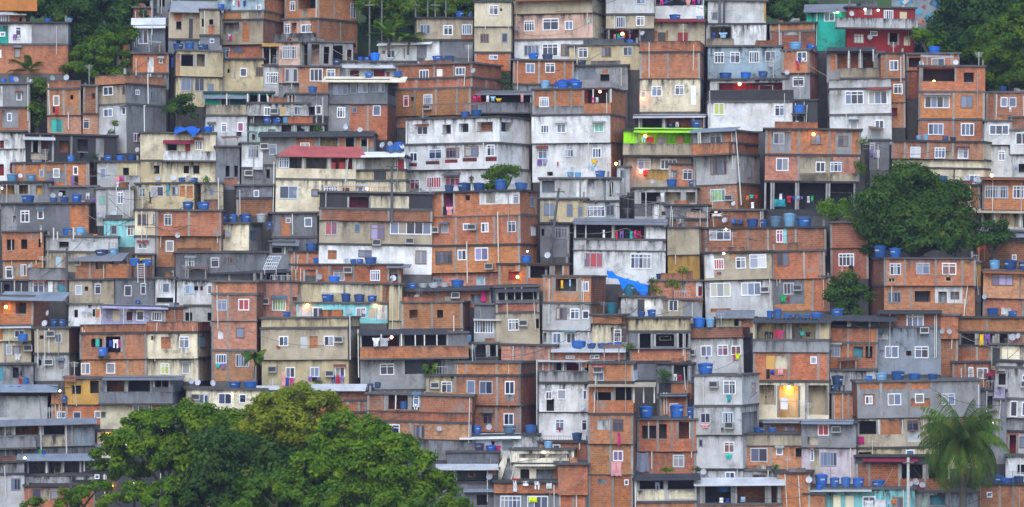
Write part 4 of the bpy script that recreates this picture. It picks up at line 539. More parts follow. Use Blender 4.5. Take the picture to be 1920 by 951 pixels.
def house(line, band):
    ox, oy, sc = BAND[band]
    lab, geo, fl = line.split(';')
    nick, rest = lab.split('|'); nick = nick.strip(); rest = rest.strip()
    gx = geo.split(); X = lambda v: ox + float(v) / sc; Y = lambda v: oy + float(v) / sc
    x0, x1, side = X(gx[0]), X(gx[1]), float(gx[2]) / sc
    zf = sum(float(g[1:]) for g in gx[3:] if g[0] == 'z')
    # floors
    raw = fl.split('/'); pieces = []; pre = ''
    for p in raw:
        p = p.strip()
        if ' ' not in p and p.isalpha(): pre += p + '/'; continue
        pieces.append(pre + p); pre = ''
    floors = []; top = None
    for i, p in enumerate(pieces):
        t = p.split(); mat = t[0]
        if i == 0: top = Y(t[1]); t = t[1:]
        bot = Y(t[1]); floors.append((mat, top, bot, t[2:])); top = bot
    ytop, ybot = floors[0][1], floors[-1][2]
    d = depth_at(ybot) - zf
    D = 6.5
    corner = x1 - side if side >= 0 else x0 - side
    fx0, fx1 = (x0, corner) if side >= 0 else (corner, x1)
    ws = abs(side) * d / F
    if ws > .62 * D: D = ws / .62
    a = math.asin(ws / D) if ws else math.radians(random.choice((-1, 1)) * random.uniform(.5, 4.0))
    sg = 1 if side >= 0 else -1
    W = (fx1 - fx0) * d / F / math.cos(a); W *= 1 + W * math.sin(abs(a)) / d
    th = math.atan(wx(corner, d) / d)
    rz = -th - sg * a
    EXT = 8.0
    zb = wz(ybot, d) - EXT
    cx = W / 2 if sg > 0 else -W / 2
    roll = math.radians(random.gauss(0, .65))
    R = Matrix.Rotation(rz, 4, 'Z') @ Matrix.Rotation(roll, 4, 'Y')
    loc = Vector((wx(corner, d), d, zb)) - R @ Vector((cx, 0, 0))
    mcode = next((f[0] for f in floors if f[0][0] != 'P'), floors[0][0])[0]
    root = empty(NAME.get(mcode, 'plaster_house'), loc, rz); root.rotation_euler = (0, roll, rz)
    label = nick + (', ' + rest if rest else '')
    tag(root, label, 'house', 'houses packed on the hillside')
    lx = lambda px: -W / 2 + (px - fx0) / (fx1 - fx0) * W
    ly = lambda px: (px - corner) / (side or 1) * D
    lz = lambda py: wz(py, d) - zb
    Wm = Matrix.Translation(loc) @ R
    skip = []; qrects = []; brects = []
    for mat, t, bt, feats in floors:
        for f in feats:
            if f[0] in 'qB':
                v = f[1:].split(':')[0].split(','); (qrects if f[0] == 'q' else brects).append((X(v[0]), Y(v[1]), X(v[2]), Y(v[3])))
    nfl = len(floors)
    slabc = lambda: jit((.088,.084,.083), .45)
    for fi, (mat, t, bt, feats) in enumerate(floors):
        par = mat[0] == 'P' and fi == 0; n0 = len(BUILT); dy = random.uniform(.08, .45) if (nfl > 1 and fi < nfl - 1 and random.random() < .5) else random.uniform(0, .03)
        if fi == 0: dy0 = dy
        mat = mat.lstrip('P'); mf, ms = mat[0], mat[-1]
        z1 = lz(t); z0 = lz(bt) - (.4 if fi == nfl - 1 else 0)
        zfloor = lz(bt)
        band_h = min(.22, (z1 - z0) * .2)
        colf = jitb(PAL[mf]) if mf in 'brn' else jit(PAL[mf]); cols = jitb(PAL[ms]) if ms in 'brn' else jit(PAL[ms])
        sh = (fi % 2) * .004
        holes = []; sholes = []; todo = []
        cols_x = []
        for f in feats:
            k = f[0]; body = f[1:]; suf = ''
            if ':' in body: body, suf = body.split(':')
            v = [float(q) for q in body.split(',')]
            if k in 'wgdkB' and len(v) == 4:
                l, tt, r, bb = X(v[0]), Y(v[1]), X(v[2]), Y(v[3])
                onside = abs(side) > 0 and ((sg > 0 and (l + r) / 2 > corner) or (sg < 0 and (l + r) / 2 < corner))
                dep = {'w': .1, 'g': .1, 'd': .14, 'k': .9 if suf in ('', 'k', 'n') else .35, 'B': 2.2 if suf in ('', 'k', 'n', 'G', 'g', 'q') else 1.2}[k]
                if onside: u = sorted((ly(l), ly(r)))
                else: u = (lx(l), lx(r))
                h = (u[0], u[1], lz(bb), lz(tt), dep)
                (sholes if onside else holes).append(h); todo.append((k, suf, onside, h))
            else: todo.append((k, suf, v))
        ztop = z1 if par else z1 - band_h * .5
        mb = MB()
        if par:
            th_ = .14
            mb.box(-W/2, W/2, 0, th_, z0, z1, skip='b'); mb.box(-W/2, -W/2 + th_, th_, D, z0, z1, skip='bf'); mb.box(W/2 - th_, W/2, th_, D, z0, z1, skip='bf')
            mb.box(-W/2 + th_, W/2 - th_, D - th_, D, z0, z1, skip='blr')
            mb.build('parapet', matfor(mf), root, colf)
        else:
            fh = facade(mb, -W/2, W/2, z0, z1, 0, z1, holes)
            if ms == mf:
                s1, s2 = (W/2, 1), (-W/2, -1)
                sf = facade(mb, 0, D, z0, z1, 0, z1, sholes if sg > 0 else [], side=(W/2, 1)); sf2 = facade(mb, -D, 0, z0, z1, 0, z1, [], side=None) if False else None
                # left wall (mirrored plane)
                lh = [(h[0], h[1], h[2], h[3], h[4]) for h in sholes] if sg < 0 else []
                facade(mb, 0, D, z0, z1, 0, z1, lh, side=(-W/2, -1))
                mb.box(-W/2, W/2, 0, D, z0, z1, skip='flrb' )
                mb.build('wall', matfor(mf), root, colf)
            else:
                mb.box(-W/2, W/2, 0, D, z0, z1, skip='flrb')
                mb.build('wall', matfor(mf), root, colf)
                for q_ in (1, -1):
                    m2 = MB(); facade(m2, 0, D, z0, z1, 0, z1, sholes if sg == q_ else [], side=(q_ * W/2, q_)); m2.build('side_wall', matfor(ms), root, cols)
        # slab edge at the top of this floor
        if not par and fi > 0:
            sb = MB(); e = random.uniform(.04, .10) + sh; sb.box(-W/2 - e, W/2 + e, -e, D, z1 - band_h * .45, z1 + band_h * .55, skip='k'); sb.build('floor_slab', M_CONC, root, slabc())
        if fi == 0 and not par:
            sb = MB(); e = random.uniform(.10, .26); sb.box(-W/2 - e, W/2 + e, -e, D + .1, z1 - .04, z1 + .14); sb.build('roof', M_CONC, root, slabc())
        if fi == 0 and par:
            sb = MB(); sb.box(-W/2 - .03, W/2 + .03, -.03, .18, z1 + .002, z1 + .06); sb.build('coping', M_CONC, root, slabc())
        # corner posts on bare brick
        if mf in 'brn' and not par:
            for xx in (fx0 + 2.2, fx1 - 2.2):
                if random.random() < .75: cols_x.append(xx)
        for it in todo:
            k, suf = it[0], it[1]
            if k in 'wgdkB':
                onside, h = it[2], it[3]; a_, b_, c_, d_, dep = h
                sd = None if not onside else ((W/2, 1) if sg > 0 else (-W/2, -1))
                c_ = max(c_, z0 + .03); d_ = min(d_, z1 - .03)
                if sd is None: a_, b_ = max(a_, -W/2 + .06), min(b_, W/2 - .06)
                else:
                    a_, b_ = max(a_, .06), min(b_, D - .06)
                    if sg < 0: a_, b_ = -b_, -a_
                if b_ - a_ < .05 or d_ - c_ < .05: continue
                if k in 'wg': window(root, a_, b_, c_, d_, k, suf, sd)
                elif k == 'd':
                    q = MB(); q.box(a_ + .01, b_ - .01, .05, .10, c_, d_ - .01); q.box(b_ - .16, b_ - .10, .01, .05, (c_ + d_) / 2 - .05, (c_ + d_) / 2 + .05)
                    q.v = [tuple(side_map(sd) @ Vector(p)) for p in q.v]; q.build('door', M_PAINT, root, jit(PAL.get(suf or 'n')))
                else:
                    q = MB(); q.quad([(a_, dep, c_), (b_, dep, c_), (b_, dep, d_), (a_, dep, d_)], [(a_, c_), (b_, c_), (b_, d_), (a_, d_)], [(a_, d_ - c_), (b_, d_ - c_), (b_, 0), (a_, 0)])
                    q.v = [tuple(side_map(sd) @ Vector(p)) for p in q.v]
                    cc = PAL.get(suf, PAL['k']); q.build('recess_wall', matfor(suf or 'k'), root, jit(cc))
                    if k == 'B' and sd is None:
                        for xx in (a_, b_):
                            pb = MB(); pb.box(xx - .09, xx + .09, -.015, .17, c_, d_); pb.build('pillar', M_CONC, root, jit((.30,.29,.28), .3))
                    if k == 'k' and sd is None and b_ - a_ > .5 and random.random() < .6:
                        pb = MB(); pb.box(a_ - .05, b_ + .05, -.05, .12, c_ - .08, c_ - .005); pb.build('sill', M_CONC, root, jit((.25,.24,.23), .3))
                continue
            v = it[2]
            if k == 'c': cols_x.append(X(v[0]))
            elif k == 'p':
                l, tt, r, bb = X(v[0]), Y(v[1]), X(v[2]), Y(v[3])
                q = MB()
                onside = abs(side) > 0 and ((sg > 0 and (l + r) / 2 > corner) or (sg < 0 and (l + r) / 2 < corner))
                if onside: u0, u1 = sorted((ly(l), ly(r))); ll = D
                else: u0, u1 = lx(l), lx(r); ll = W/2
                q2 = (max(u0, (0 if onside else -W/2) + .01), min(u1, ll - .01), max(lz(bb), z0 + .02), min(lz(tt), z1 - .02))
                if q2[1] - q2[0] < .05 or q2[3] - q2[2] < .05: continue
                hs = [(h[0] - .02, h[1] + .02, h[2] - .02, h[3] + .02, .02) for h in (sholes if onside else holes) if h[0] < q2[1] and h[1] > q2[0] and h[2] < q2[3] and h[3] > q2[2]]
                hs = [(max(h[0], q2[0] - 1), h[1], h[2], h[3], .012) for h in hs]
                if onside: facade(q, q2[0], q2[1], q2[2], q2[3], 0, q2[3], hs, side=(sg * (W/2 + .012), sg))
                else: facade(q, q2[0], q2[1], q2[2], q2[3], -.012, q2[3], hs)
                q.build('wall_patch', matfor(suf or 'g'), root, jit(PAL[suf or 'g']))
            elif k == 'q':
                l, tt, r, bb = lx(X(v[0])), lz(Y(v[1])), lx(X(v[2])), lz(Y(v[3]))
                q = MB(); pj = .85; tk = .12
                q.box(l, r, -pj, -pj + tk, bb, tt); q.box(l, l + tk, -pj + tk, -.002, bb, tt, skip='fk'); q.box(r - tk, r, -pj + tk, -.002, bb, tt, skip='fk'); q.box(l + tk, r - tk, -pj + tk, -.002, bb, bb + .12, skip='lrf')
                q.build('balcony', matfor(suf or 'g'), root, jit(PAL[suf or 'g']))
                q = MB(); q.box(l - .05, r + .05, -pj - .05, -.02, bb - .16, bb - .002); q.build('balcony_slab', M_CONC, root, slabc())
            elif k == 'R':
                l, tt, r, bb = lx(X(v[0])), lz(Y(v[1])), lx(X(v[2])), lz(Y(v[3]))
                h = tt - bb; y0 = -.75; run = max(1.5, min(4.5, abs(h) * 2.2)); tk = .07
                if suf in 'Qm': run = h * 2.0; y0 = -.5
                q = MB(); ps = [(l, y0, bb), (r, y0, bb), (r + (0 if suf != 'Q' else -.9), y0 + run, tt), (l + (0 if suf != 'Q' else 1.2), y0 + run, tt)]
                lo = [(p[0], p[1], p[2] - tk) for p in ps]
                vs = ps + lo; i = 0
                for fc in ((0, 1, 2, 3), (7, 6, 5, 4), (4, 5, 1, 0), (5, 6, 2, 1), (6, 7, 3, 2), (7, 4, 0, 3)): q.quad([vs[j] for j in fc], [(vs[j][0], vs[j][1]) for j in fc])
                cc = jit(PAL.get(suf, PAL['x'])); q.build('sheet_roof', M_SHEET, root, cc)
            elif k == 't':
                z = (lz(Y(v[2])), lz(Y(v[1]))); px = X(v[0]); onq = any(r[0] - 3 <= px <= r[2] + 3 and r[1] - 30 < Y(v[2]) < r[3] + 12 for r in qrects)
                y = -.72 if onq else -.085
                q = MB(); q.box(lx(px) - .055, lx(px) + .055, y - .05, y + .06, z[0], z[1]); q.build('post', M_PAINT, root, jit((.62,.60,.55), .2))
            elif k == 'I':
                x2 = v[3] if len(v) > 3 else v[0]; q = MB(); rr = .055
                q.tube((lx(X(v[0])), -.16, lz(Y(v[1]))), (lx(X(x2)), -.16, lz(Y(v[2]))), rr)
                q.tube((lx(X(v[0])), -.16, lz(Y(v[1])) - .05), (lx(X(v[0])), .05, lz(Y(v[1])) - .05), rr * .9)
                q.build('drain_pipe', M_PAINT, root, jit((.70,.68,.62), .12))
            elif k == 'A':
                x, z = lx(X(v[0])), lz(Y(v[1])); w = .42; q = MB(); q.box(x - w, x + w, -.45, .02, z - .27, z + .27); q.box(x - w - .03, x + w + .03, -.5, 0, z - .34, z - .275)
                o = q.build('air_conditioner', M_PAINT, root, jit((.42,.42,.42), .25))
                q = MB(); q.box(x - w + .08, x + w - .08, -.465, -.45, z - .20, z + .20, skip='k')
                for j in range(5): q.box(x - w + .1, x + w - .1, -.475, -.465, z - .17 + j * .08, z - .14 + j * .08, skip='k')
                q.build('grille', M_PAINT, o, (.06,.06,.065))
            else:
                PENDING.append(dict(k=k, suf=suf, v=v, X=X, Y=Y, nick=nick, lx=lx, lz=lz, Wm=Wm, d=d, ztop=lz(ytop) + (.14 if floors[0][0][0] != 'P' else 0), ytop=ytop, W=W, D=D, q=qrects, B=brects, sc=sc, rz=rz, par=floors[0][0][0] == 'P', deck=lz(floors[0][2]), dy=dy))
        for xx in cols_x:
            if par: continue
            if sg > 0 and xx > corner + 1 and side: 
                u = ly(xx); q = MB(); q.box(W/2 - .02, W/2 + .02, u - .1, u + .1, z0, z1 - band_h * .45 - .005); q.build('column', M_CONC, root, jit((.27,.255,.24), .25)); continue
            if sg < 0 and xx < corner - 1: continue
            u = lx(xx)
            if any(h[0] - .1 < u < h[1] + .1 for h in holes): continue
            q = MB(); q.box(u - .10, u + .10, -.022, .05, z0, z1 - (band_h * .45 + .005 if fi else .045)); q.build('column', M_CONC, root, jit((.27,.255,.24), .25))
        for o_ in BUILT[n0:]:
            if o_.parent == root: o_.location.y -= dy
    if not any(f[0] in 'RTS' for f in floors[0][3]): AUTO.append(dict(nick=nick, x0=fx0, x1=fx1, lx=lx, lz=lz, X=None, Y=Y, Wm=Wm, d=d, ztop=lz(ytop) + .14, ytop=ytop, W=W, D=D, q=qrects, B=brects, sc=sc, rz=rz, par=floors[0][0][0] == 'P', deck=0, dy=0))
    q = MB(); q.box(-W/2 + .04, W/2 - .04, .04, D - .04, 0, lz(ybot) - .38, skip='t'); q.build('foundation', M_CONC, root, jit((.10,.095,.092), .4))
    for _ in range(random.choice((0, 1, 1, 2, 2, 3))):
        xx = random.choice((-1, 1)) * (W/2 - random.uniform(.15, 1.2)); q = MB(); zz = lz(ytop) - random.uniform(0, .5); ln = random.uniform(2, 4.5); kx = random.uniform(-.25, .25)
        q.tube((xx, -.19, zz), (xx + kx * random.choice((0, 0, 1)), -.19, zz - min(ln, lz(ytop) - lz(ybot) - .2)), .045, n=5); q.build('drain_pipe', M_PAINT, root, random.choice(((.68,.66,.60), (.55,.53,.48), (.30,.30,.30), (.70,.70,.68))))
    if not any(f[0] in 'RT' for f in floors[0][3]) and floors[0][0][0] != 'P' and random.random() < .6:
        zr = lz(ytop) + .135; kind = random.choice('wwsrb'); wd = W * random.uniform(.25, .6); xl = random.uniform(-W/2 + .05, W/2 - wd - .05); hh = random.uniform(.3, .75)
        q = MB()
        if kind == 'w':
            q.box(xl, xl + wd, .02, .16, zr, zr + hh); q.box(xl, xl + .14, .16, 2.2, zr, zr + hh * .8, skip='f'); q.build('roof_wall', random.choice((M_BRICK, M_PLAST)), root, jitb(PAL[random.choice('bnb')]) if random.random() < .6 else jit(PAL['G'], .3))
        elif kind == 's':
            hh += .5; zz = [zr + hh + random.uniform(-.15, .15) for _ in range(2)]; yb = .8
            ps = [(xl - .2, yb, zz[0]), (xl + wd + .2, yb, zz[1]), (xl + wd + .2, yb + 2.4, zz[1] + .3), (xl - .2, yb + 2.4, zz[0] + .3)]; vs = ps + [(x, y, z - .05) for x, y, z in ps]
            for fc in ((0, 1, 2, 3), (7, 6, 5, 4), (4, 5, 1, 0), (5, 6, 2, 1), (6, 7, 3, 2), (7, 4, 0, 3)): q.quad([vs[j] for j in fc], [(vs[j][0], vs[j][1]) for j in fc])
            q.build('lean_to_sheet', M_SHEET, root, random.choice(((.30,.31,.33), (.16,.16,.17), (.42,.42,.42), (.22,.13,.10))))
            for xx, z_ in ((xl, zz[0]), (xl + wd, zz[1])):
                q = MB(); q.box(xx - .05, xx + .05, yb + .1, yb + .2, zr, z_ - .02); q.build('post', M_WOOD, root, (.3,.28,.25))
        elif kind == 'r':
            n = max(3, int(wd / .22)); q.box(xl, xl + wd, .06, .10, zr + hh, zr + hh + .04)
            for j in range(n + 1): q.box(xl + wd * j / n - .012, xl + wd * j / n + .012, .07, .09, zr, zr + hh, skip='tb')
            q.build('railing', M_PAINT, root, random.choice(((.05,.05,.06), (.5,.5,.52), (.25,.08,.06))))
        else:
            for j in range(5):
                x = xl + random.uniform(0, wd); q = MB(); a_, b_, c_ = random.uniform(.15, .4), random.uniform(.2, .5), random.uniform(.15, .45); y = random.uniform(.3, 1.5)
                q.box(x - a_, x + a_, y - b_, y + b_, zr, zr + c_); q.build('roof_block', random.choice((M_BRICK, M_CONC, M_PLAST)), root, jit(random.choice((PAL['b'], PAL['G'], PAL['s'], PAL['q'])), .3))
    # unfinished roof ends: starter columns with bare rods, aerials
    zt = lz(ytop) + (.14 if floors[0][0][0] != 'P' else .06)
    if not any(f[0] == 'R' for f in floors[0][3]) and random.random() < .5:
        for xx in (-W/2 + .25, W/2 - .25):
            if random.random() < .45:
                hh = random.uniform(.15, .7); q = MB(); q.box(xx - .1, xx + .1, .1, .3, zt - .01, zt + hh); o = q.build('column_stub', M_CONC, root, jit((.26,.25,.24), .3))
                for dx in (-.05, .05):
                    q = MB(); q.tube((xx + dx, .2, zt + hh - .05), (xx + dx * 1.6, .2, zt + hh + random.uniform(.3, .8)), .018, n=4); q.build('steel_rod', M_PAINT, o, (.10, .055, .035))
    if random.random() < .35:
        xx = random.uniform(-W/2 + .4, W/2 - .4); hh = random.uniform(1.0, 2.2); y = random.uniform(.5, 2.5); q = MB(); q.tube((xx, y, zt - .05), (xx, y, zt + hh), .03, n=5)
        for j in range(4): q.tube((xx - .45 + j * .06, y - .02, zt + hh - .1 - j * .12), (xx + .45 - j * .06, y - .02, zt + hh - .1 - j * .12), .014, n=4)
        q.build('aerial', M_PAINT, root, random.choice(((.5,.5,.5), (.2,.2,.2), (.7,.7,.66))))
    ALLN.append((nick, label)); HP.append((nick, loc + R @ Vector((0, -.6, lz(ytop) - random.uniform(0, 1.5))), W, (x0 + x1) / 2, ytop))
    return root

cur = None
for line in DATA.strip().splitlines():
    line = line.strip()
    if not line: continue
    if line[0] == '@': cur = line[1:]; continue
    try: house(line, cur)
    except Exception as ex: print('BAD LINE', cur, line[:60], ex); raise
for nk, lb in ALLN:
    n = len(lb.replace(',', ' ').split())
    if n < 4 or n > 16: print('LABEL LEN', n, lb)
_s = [n for n, _ in ALLN]
for n in set(_s):
    if _s.count(n) > 1: print('DUP NICK', n)
print('HOUSES', len(ALLN))
# ------------------------------------------------------------------ things standing on, hanging from or fixed near the houses
ORD = ['', 'first', 'second', 'third', 'fourth', 'fifth', 'sixth', 'seventh', 'eighth', 'ninth', 'tenth', 'eleventh', 'twelfth']
def make_tank():
    root = empty('water_tank')
    b = MB(); b.lathe([(.0, 0), (.40, 0), (.42, .04), (.455, .35), (.47, .36), (.475, .46), (.50, .78), (.535, .80), (.535, .86), (.50, .87)], 20); b.build('tank_body', M_PLASTIC, root, PAL['d'], True)
    l = MB(); l.lathe([(.53, .855), (.54, .90), (.44, .955), (.20, 1.0), (.12, 1.0), (.11, 1.03), (0, 1.035)], 20); l.build('lid', M_PLASTIC, root, PAL['d'], True)
    k = MB()
    for i in range(6):
        a0 = -1.57 + (i - 3) * .125 + .02; a1 = a0 + random.uniform(.06, .10)
        p = [(math.cos(a) * .497, math.sin(a) * .497) for a in (a0, a1)]
        k.quad([(*p[0], .54), (*p[1], .54), (*p[1], .66), (*p[0], .66)], [(0, 0)] * 4)
    k.build('logo_lettering', M_PAINT, root, (.7, .72, .75))
    return root
def make_dish():
    root = empty('satellite_dish')
    prof = [(.0, 0), (.25, .02), (.5, .075), (.75, .165), (1.0, .29)]
    b = MB(); b.lathe(prof, 18); b.lathe([(r, z - .025) for r, z in reversed(prof)], 18)
    b.v = [(x, -z, y) for x, y, z in b.v]; b.build('dish', M_PAINT, root, (.50, .50, .54), True)
    a = MB(); a.tube((0, -.02, -.95), (0, -1.0, -.12), .035); a.tube((0, -1.05, -.12), (0, -.88, -.08), .09); a.build('feed_arm', M_PAINT, root, (.25, .25, .27))
    m = MB(); m.tube((0, .06, 0), (0, .30, -.2), .07); m.tube((0, .30, -.1), (0, .30, -1.5), .06); m.build('mast', M_PAINT, root, (.3, .3, .32))
    return root
def make_lamp(kc):
    root = empty('lit_lamp'); b = MB()
    b.lathe([(0, -.17), (.10, -.13), (.15, -.03), (.13, .06), (.06, .13), (0, .14)], 12); b.build('bulb', M_LAMP[kc], root, None, True)
    h = MB(); h.tube((0, 0, .12), (0, 0, .26), .07); h.tube((0, 0, .22), (0, .22, .26), .03); h.build('lamp_holder', M_PAINT, root, (.12, .12, .12))
    return root
def cloth(shape, w, h):
    b = MB(); nx, nz = 8, 7
    def outline(t):     # half width at height fraction t from the top
        if shape == 'shirt': return 1.0 if t < .38 else .66
        if shape == 'trousers': return .92
        return 1.0 - .06 * math.sin(t * 5)
    ph = random.uniform(0, 6); am = min(.07, w * .12)
    g = {}
    for j in range(nz + 1):
        t = j / nz
        for i in range(nx + 1):
            s = i / nx * 2 - 1; x = s * w / 2 * outline(t)
            if shape == 'trousers' and t > .3: x = x * (.9) + (w * .05 if s > 0 else -w * .05 if s < 0 else 0)
            y = am * math.sin(s * 5 + ph + t * 1.5) * (.4 + t) + .03 * math.sin(t * 7 + ph)
            z = -t * h - .05 * h * (1 - s * s) * (1 - t) + .03 * h * math.sin(s * 4 + ph) * t
            g[i, j] = (x, y, z)
    for j in range(nz):
        for i in range(nx):
            if shape == 'trousers' and j / nz > .3 and i in (3, 4): continue
            p = [g[i, j + 1], g[i + 1, j + 1], g[i + 1, j], g[i, j]]; b.quad(p, [(0, 0)] * 4)
            b.quad([(x, y + .02, z) for x, y, z in reversed(p)], [(0, 0)] * 4)
    return b
PROTO = {}
def proto(k):
    if k in PROTO:
        return copy_tree(PROTO[k])
    PROTO[k] = {'T': make_tank, 'S': make_dish}[k]() if k in 'TS' else make_lamp(k[1])
    return PROTO[k]
TANKC = {'': [(.012,.095,.36), (.014,.11,.42), (.014,.07,.24), (.018,.10,.32)], 'b': [(.008,.14,.62), (.010,.12,.52)], 'd': [(.018,.05,.12), (.02,.06,.15)], 'l': [(.10,.30,.52), (.14,.30,.46)], 'T': [(.01,.18,.27), (.015,.2,.3)],
         'g': [(.10,.19,.30)], 'x': [(.36,.38,.40)], 'k': [(.03,.03,.04)], 'v': [(.15,.12,.25)]}
TN = {'': 'blue', 'b': 'bright blue', 'd': 'dark blue', 'l': 'pale blue', 'T': 'teal', 'g': 'dull blue', 'x': 'grey', 'k': 'black', 'v': 'purple'}
KINDN = dict(T='water tank', S='satellite dish', L='lamp', G='garment', K='utility pole')
def world(p, x, y, z): return p['Wm'] @ Vector((x, y - p['dy'], z))
# expand wide tank marks into single tanks
items = []
for p in PENDING:
    v = p['v']
    if p['k'] == 'T':
        l, t, r, b = p['X'](v[0]), p['Y'](v[1]), p['X'](v[2]), p['Y'](v[3])
        if p['suf'] == 'g' and False: pass
        w, h = r - l, min(b - t, 26); n = max(1, int(round(w / max(16, h * 1.6))))
        for i in range(n): items.append(dict(p, box=(l + w * i / n, t, l + w * (i + 1) / n, b), cx=l + w * (i + .5) / n))
    elif p['k'] == 'G':
        l, t, r, b = p['X'](v[0]), p['Y'](v[1]), p['X'](v[2]), p['Y'](v[3]); items.append(dict(p, box=(l, t, r, b), cx=(l + r) / 2))
    elif p['k'] == 'L' and p['suf'] in ('', 'w') and random.random() < .55: continue
    elif p['k'] in 'SLK': items.append(dict(p, cx=p['X'](v[0])))
    else: print('UNKNOWN ITEM', p['k'], p['nick'])
_has = {p['nick'] for p in PENDING if p['k'] == 'T'}; _c = 0
for p0 in AUTO:
    if p0['nick'] in _has or p0['par'] or p0['W'] < 4 or _c >= 34 or random.random() < .45: continue
    _c += 1; n = random.choice((1, 1, 2, 2, 3)); wpx = random.uniform(16, 24); x = p0['x0'] + 4 + random.random() * max(1, p0['x1'] - p0['x0'] - n * wpx - 8)
    for i in range(n):
        if x + wpx > p0['x1'] - 2: break
        hh = wpx * random.uniform(.55, .8); items.append(dict(p0, k='T', suf=random.choice(('', '', 'd', 'b', 'l')), v=[], box=(x, p0['ytop'] - hh, x + wpx, p0['ytop']), cx=x + wpx / 2)); x += wpx * random.uniform(.98, 1.2)
from collections import defaultdict
grp = defaultdict(list)
def desc(p):
    k, s = p['k'], p['suf']
    if k == 'T': return TN[s] + ' water tank'
    if k == 'G': return CNAME[s or 'w'] + ' ' + p['shape']
    if k == 'L': return {'w': 'lit white lamp', 'o': 'lit orange lamp', 'a': 'glowing amber lamp', 'r': 'lit red lamp', 'g': 'lit green lamp'}[s or 'w']
    if k == 'S': return 'grey satellite dish'
    return 'dark utility pole'
for p in items:
    if p['k'] == 'G':
        l, t, r, b = p['box']; w, h = r - l, b - t
        p['shape'] = 'sheet' if w > 18 or h > 22 else 'towel' if h > w * 2.2 else 'trousers' if h > w * 1.5 else random.choice(('shirt', 'shirt', 'cloth'))
    grp[p['nick'], desc(p)].append(p)
PREP = dict(T='on', S='at', L='at', G='hung on', K='before')
for (nick, ds), ps in grp.items():
    ps.sort(key=lambda p: p['cx'])
    for i, p in enumerate(ps):
        n = len(ps); pre = PREP[p['k']]
        if n == 1: p['label'] = f'{ds} {pre} {nick}'
        elif n == 2: p['label'] = f"{('left', 'right')[i]} {ds} of two {pre} {nick}"
        else: p['label'] = f'{ORD[i + 1]} {ds} from left {pre} {nick}'
        if len(p['label'].split()) > 16: print('LONG', p['label'])
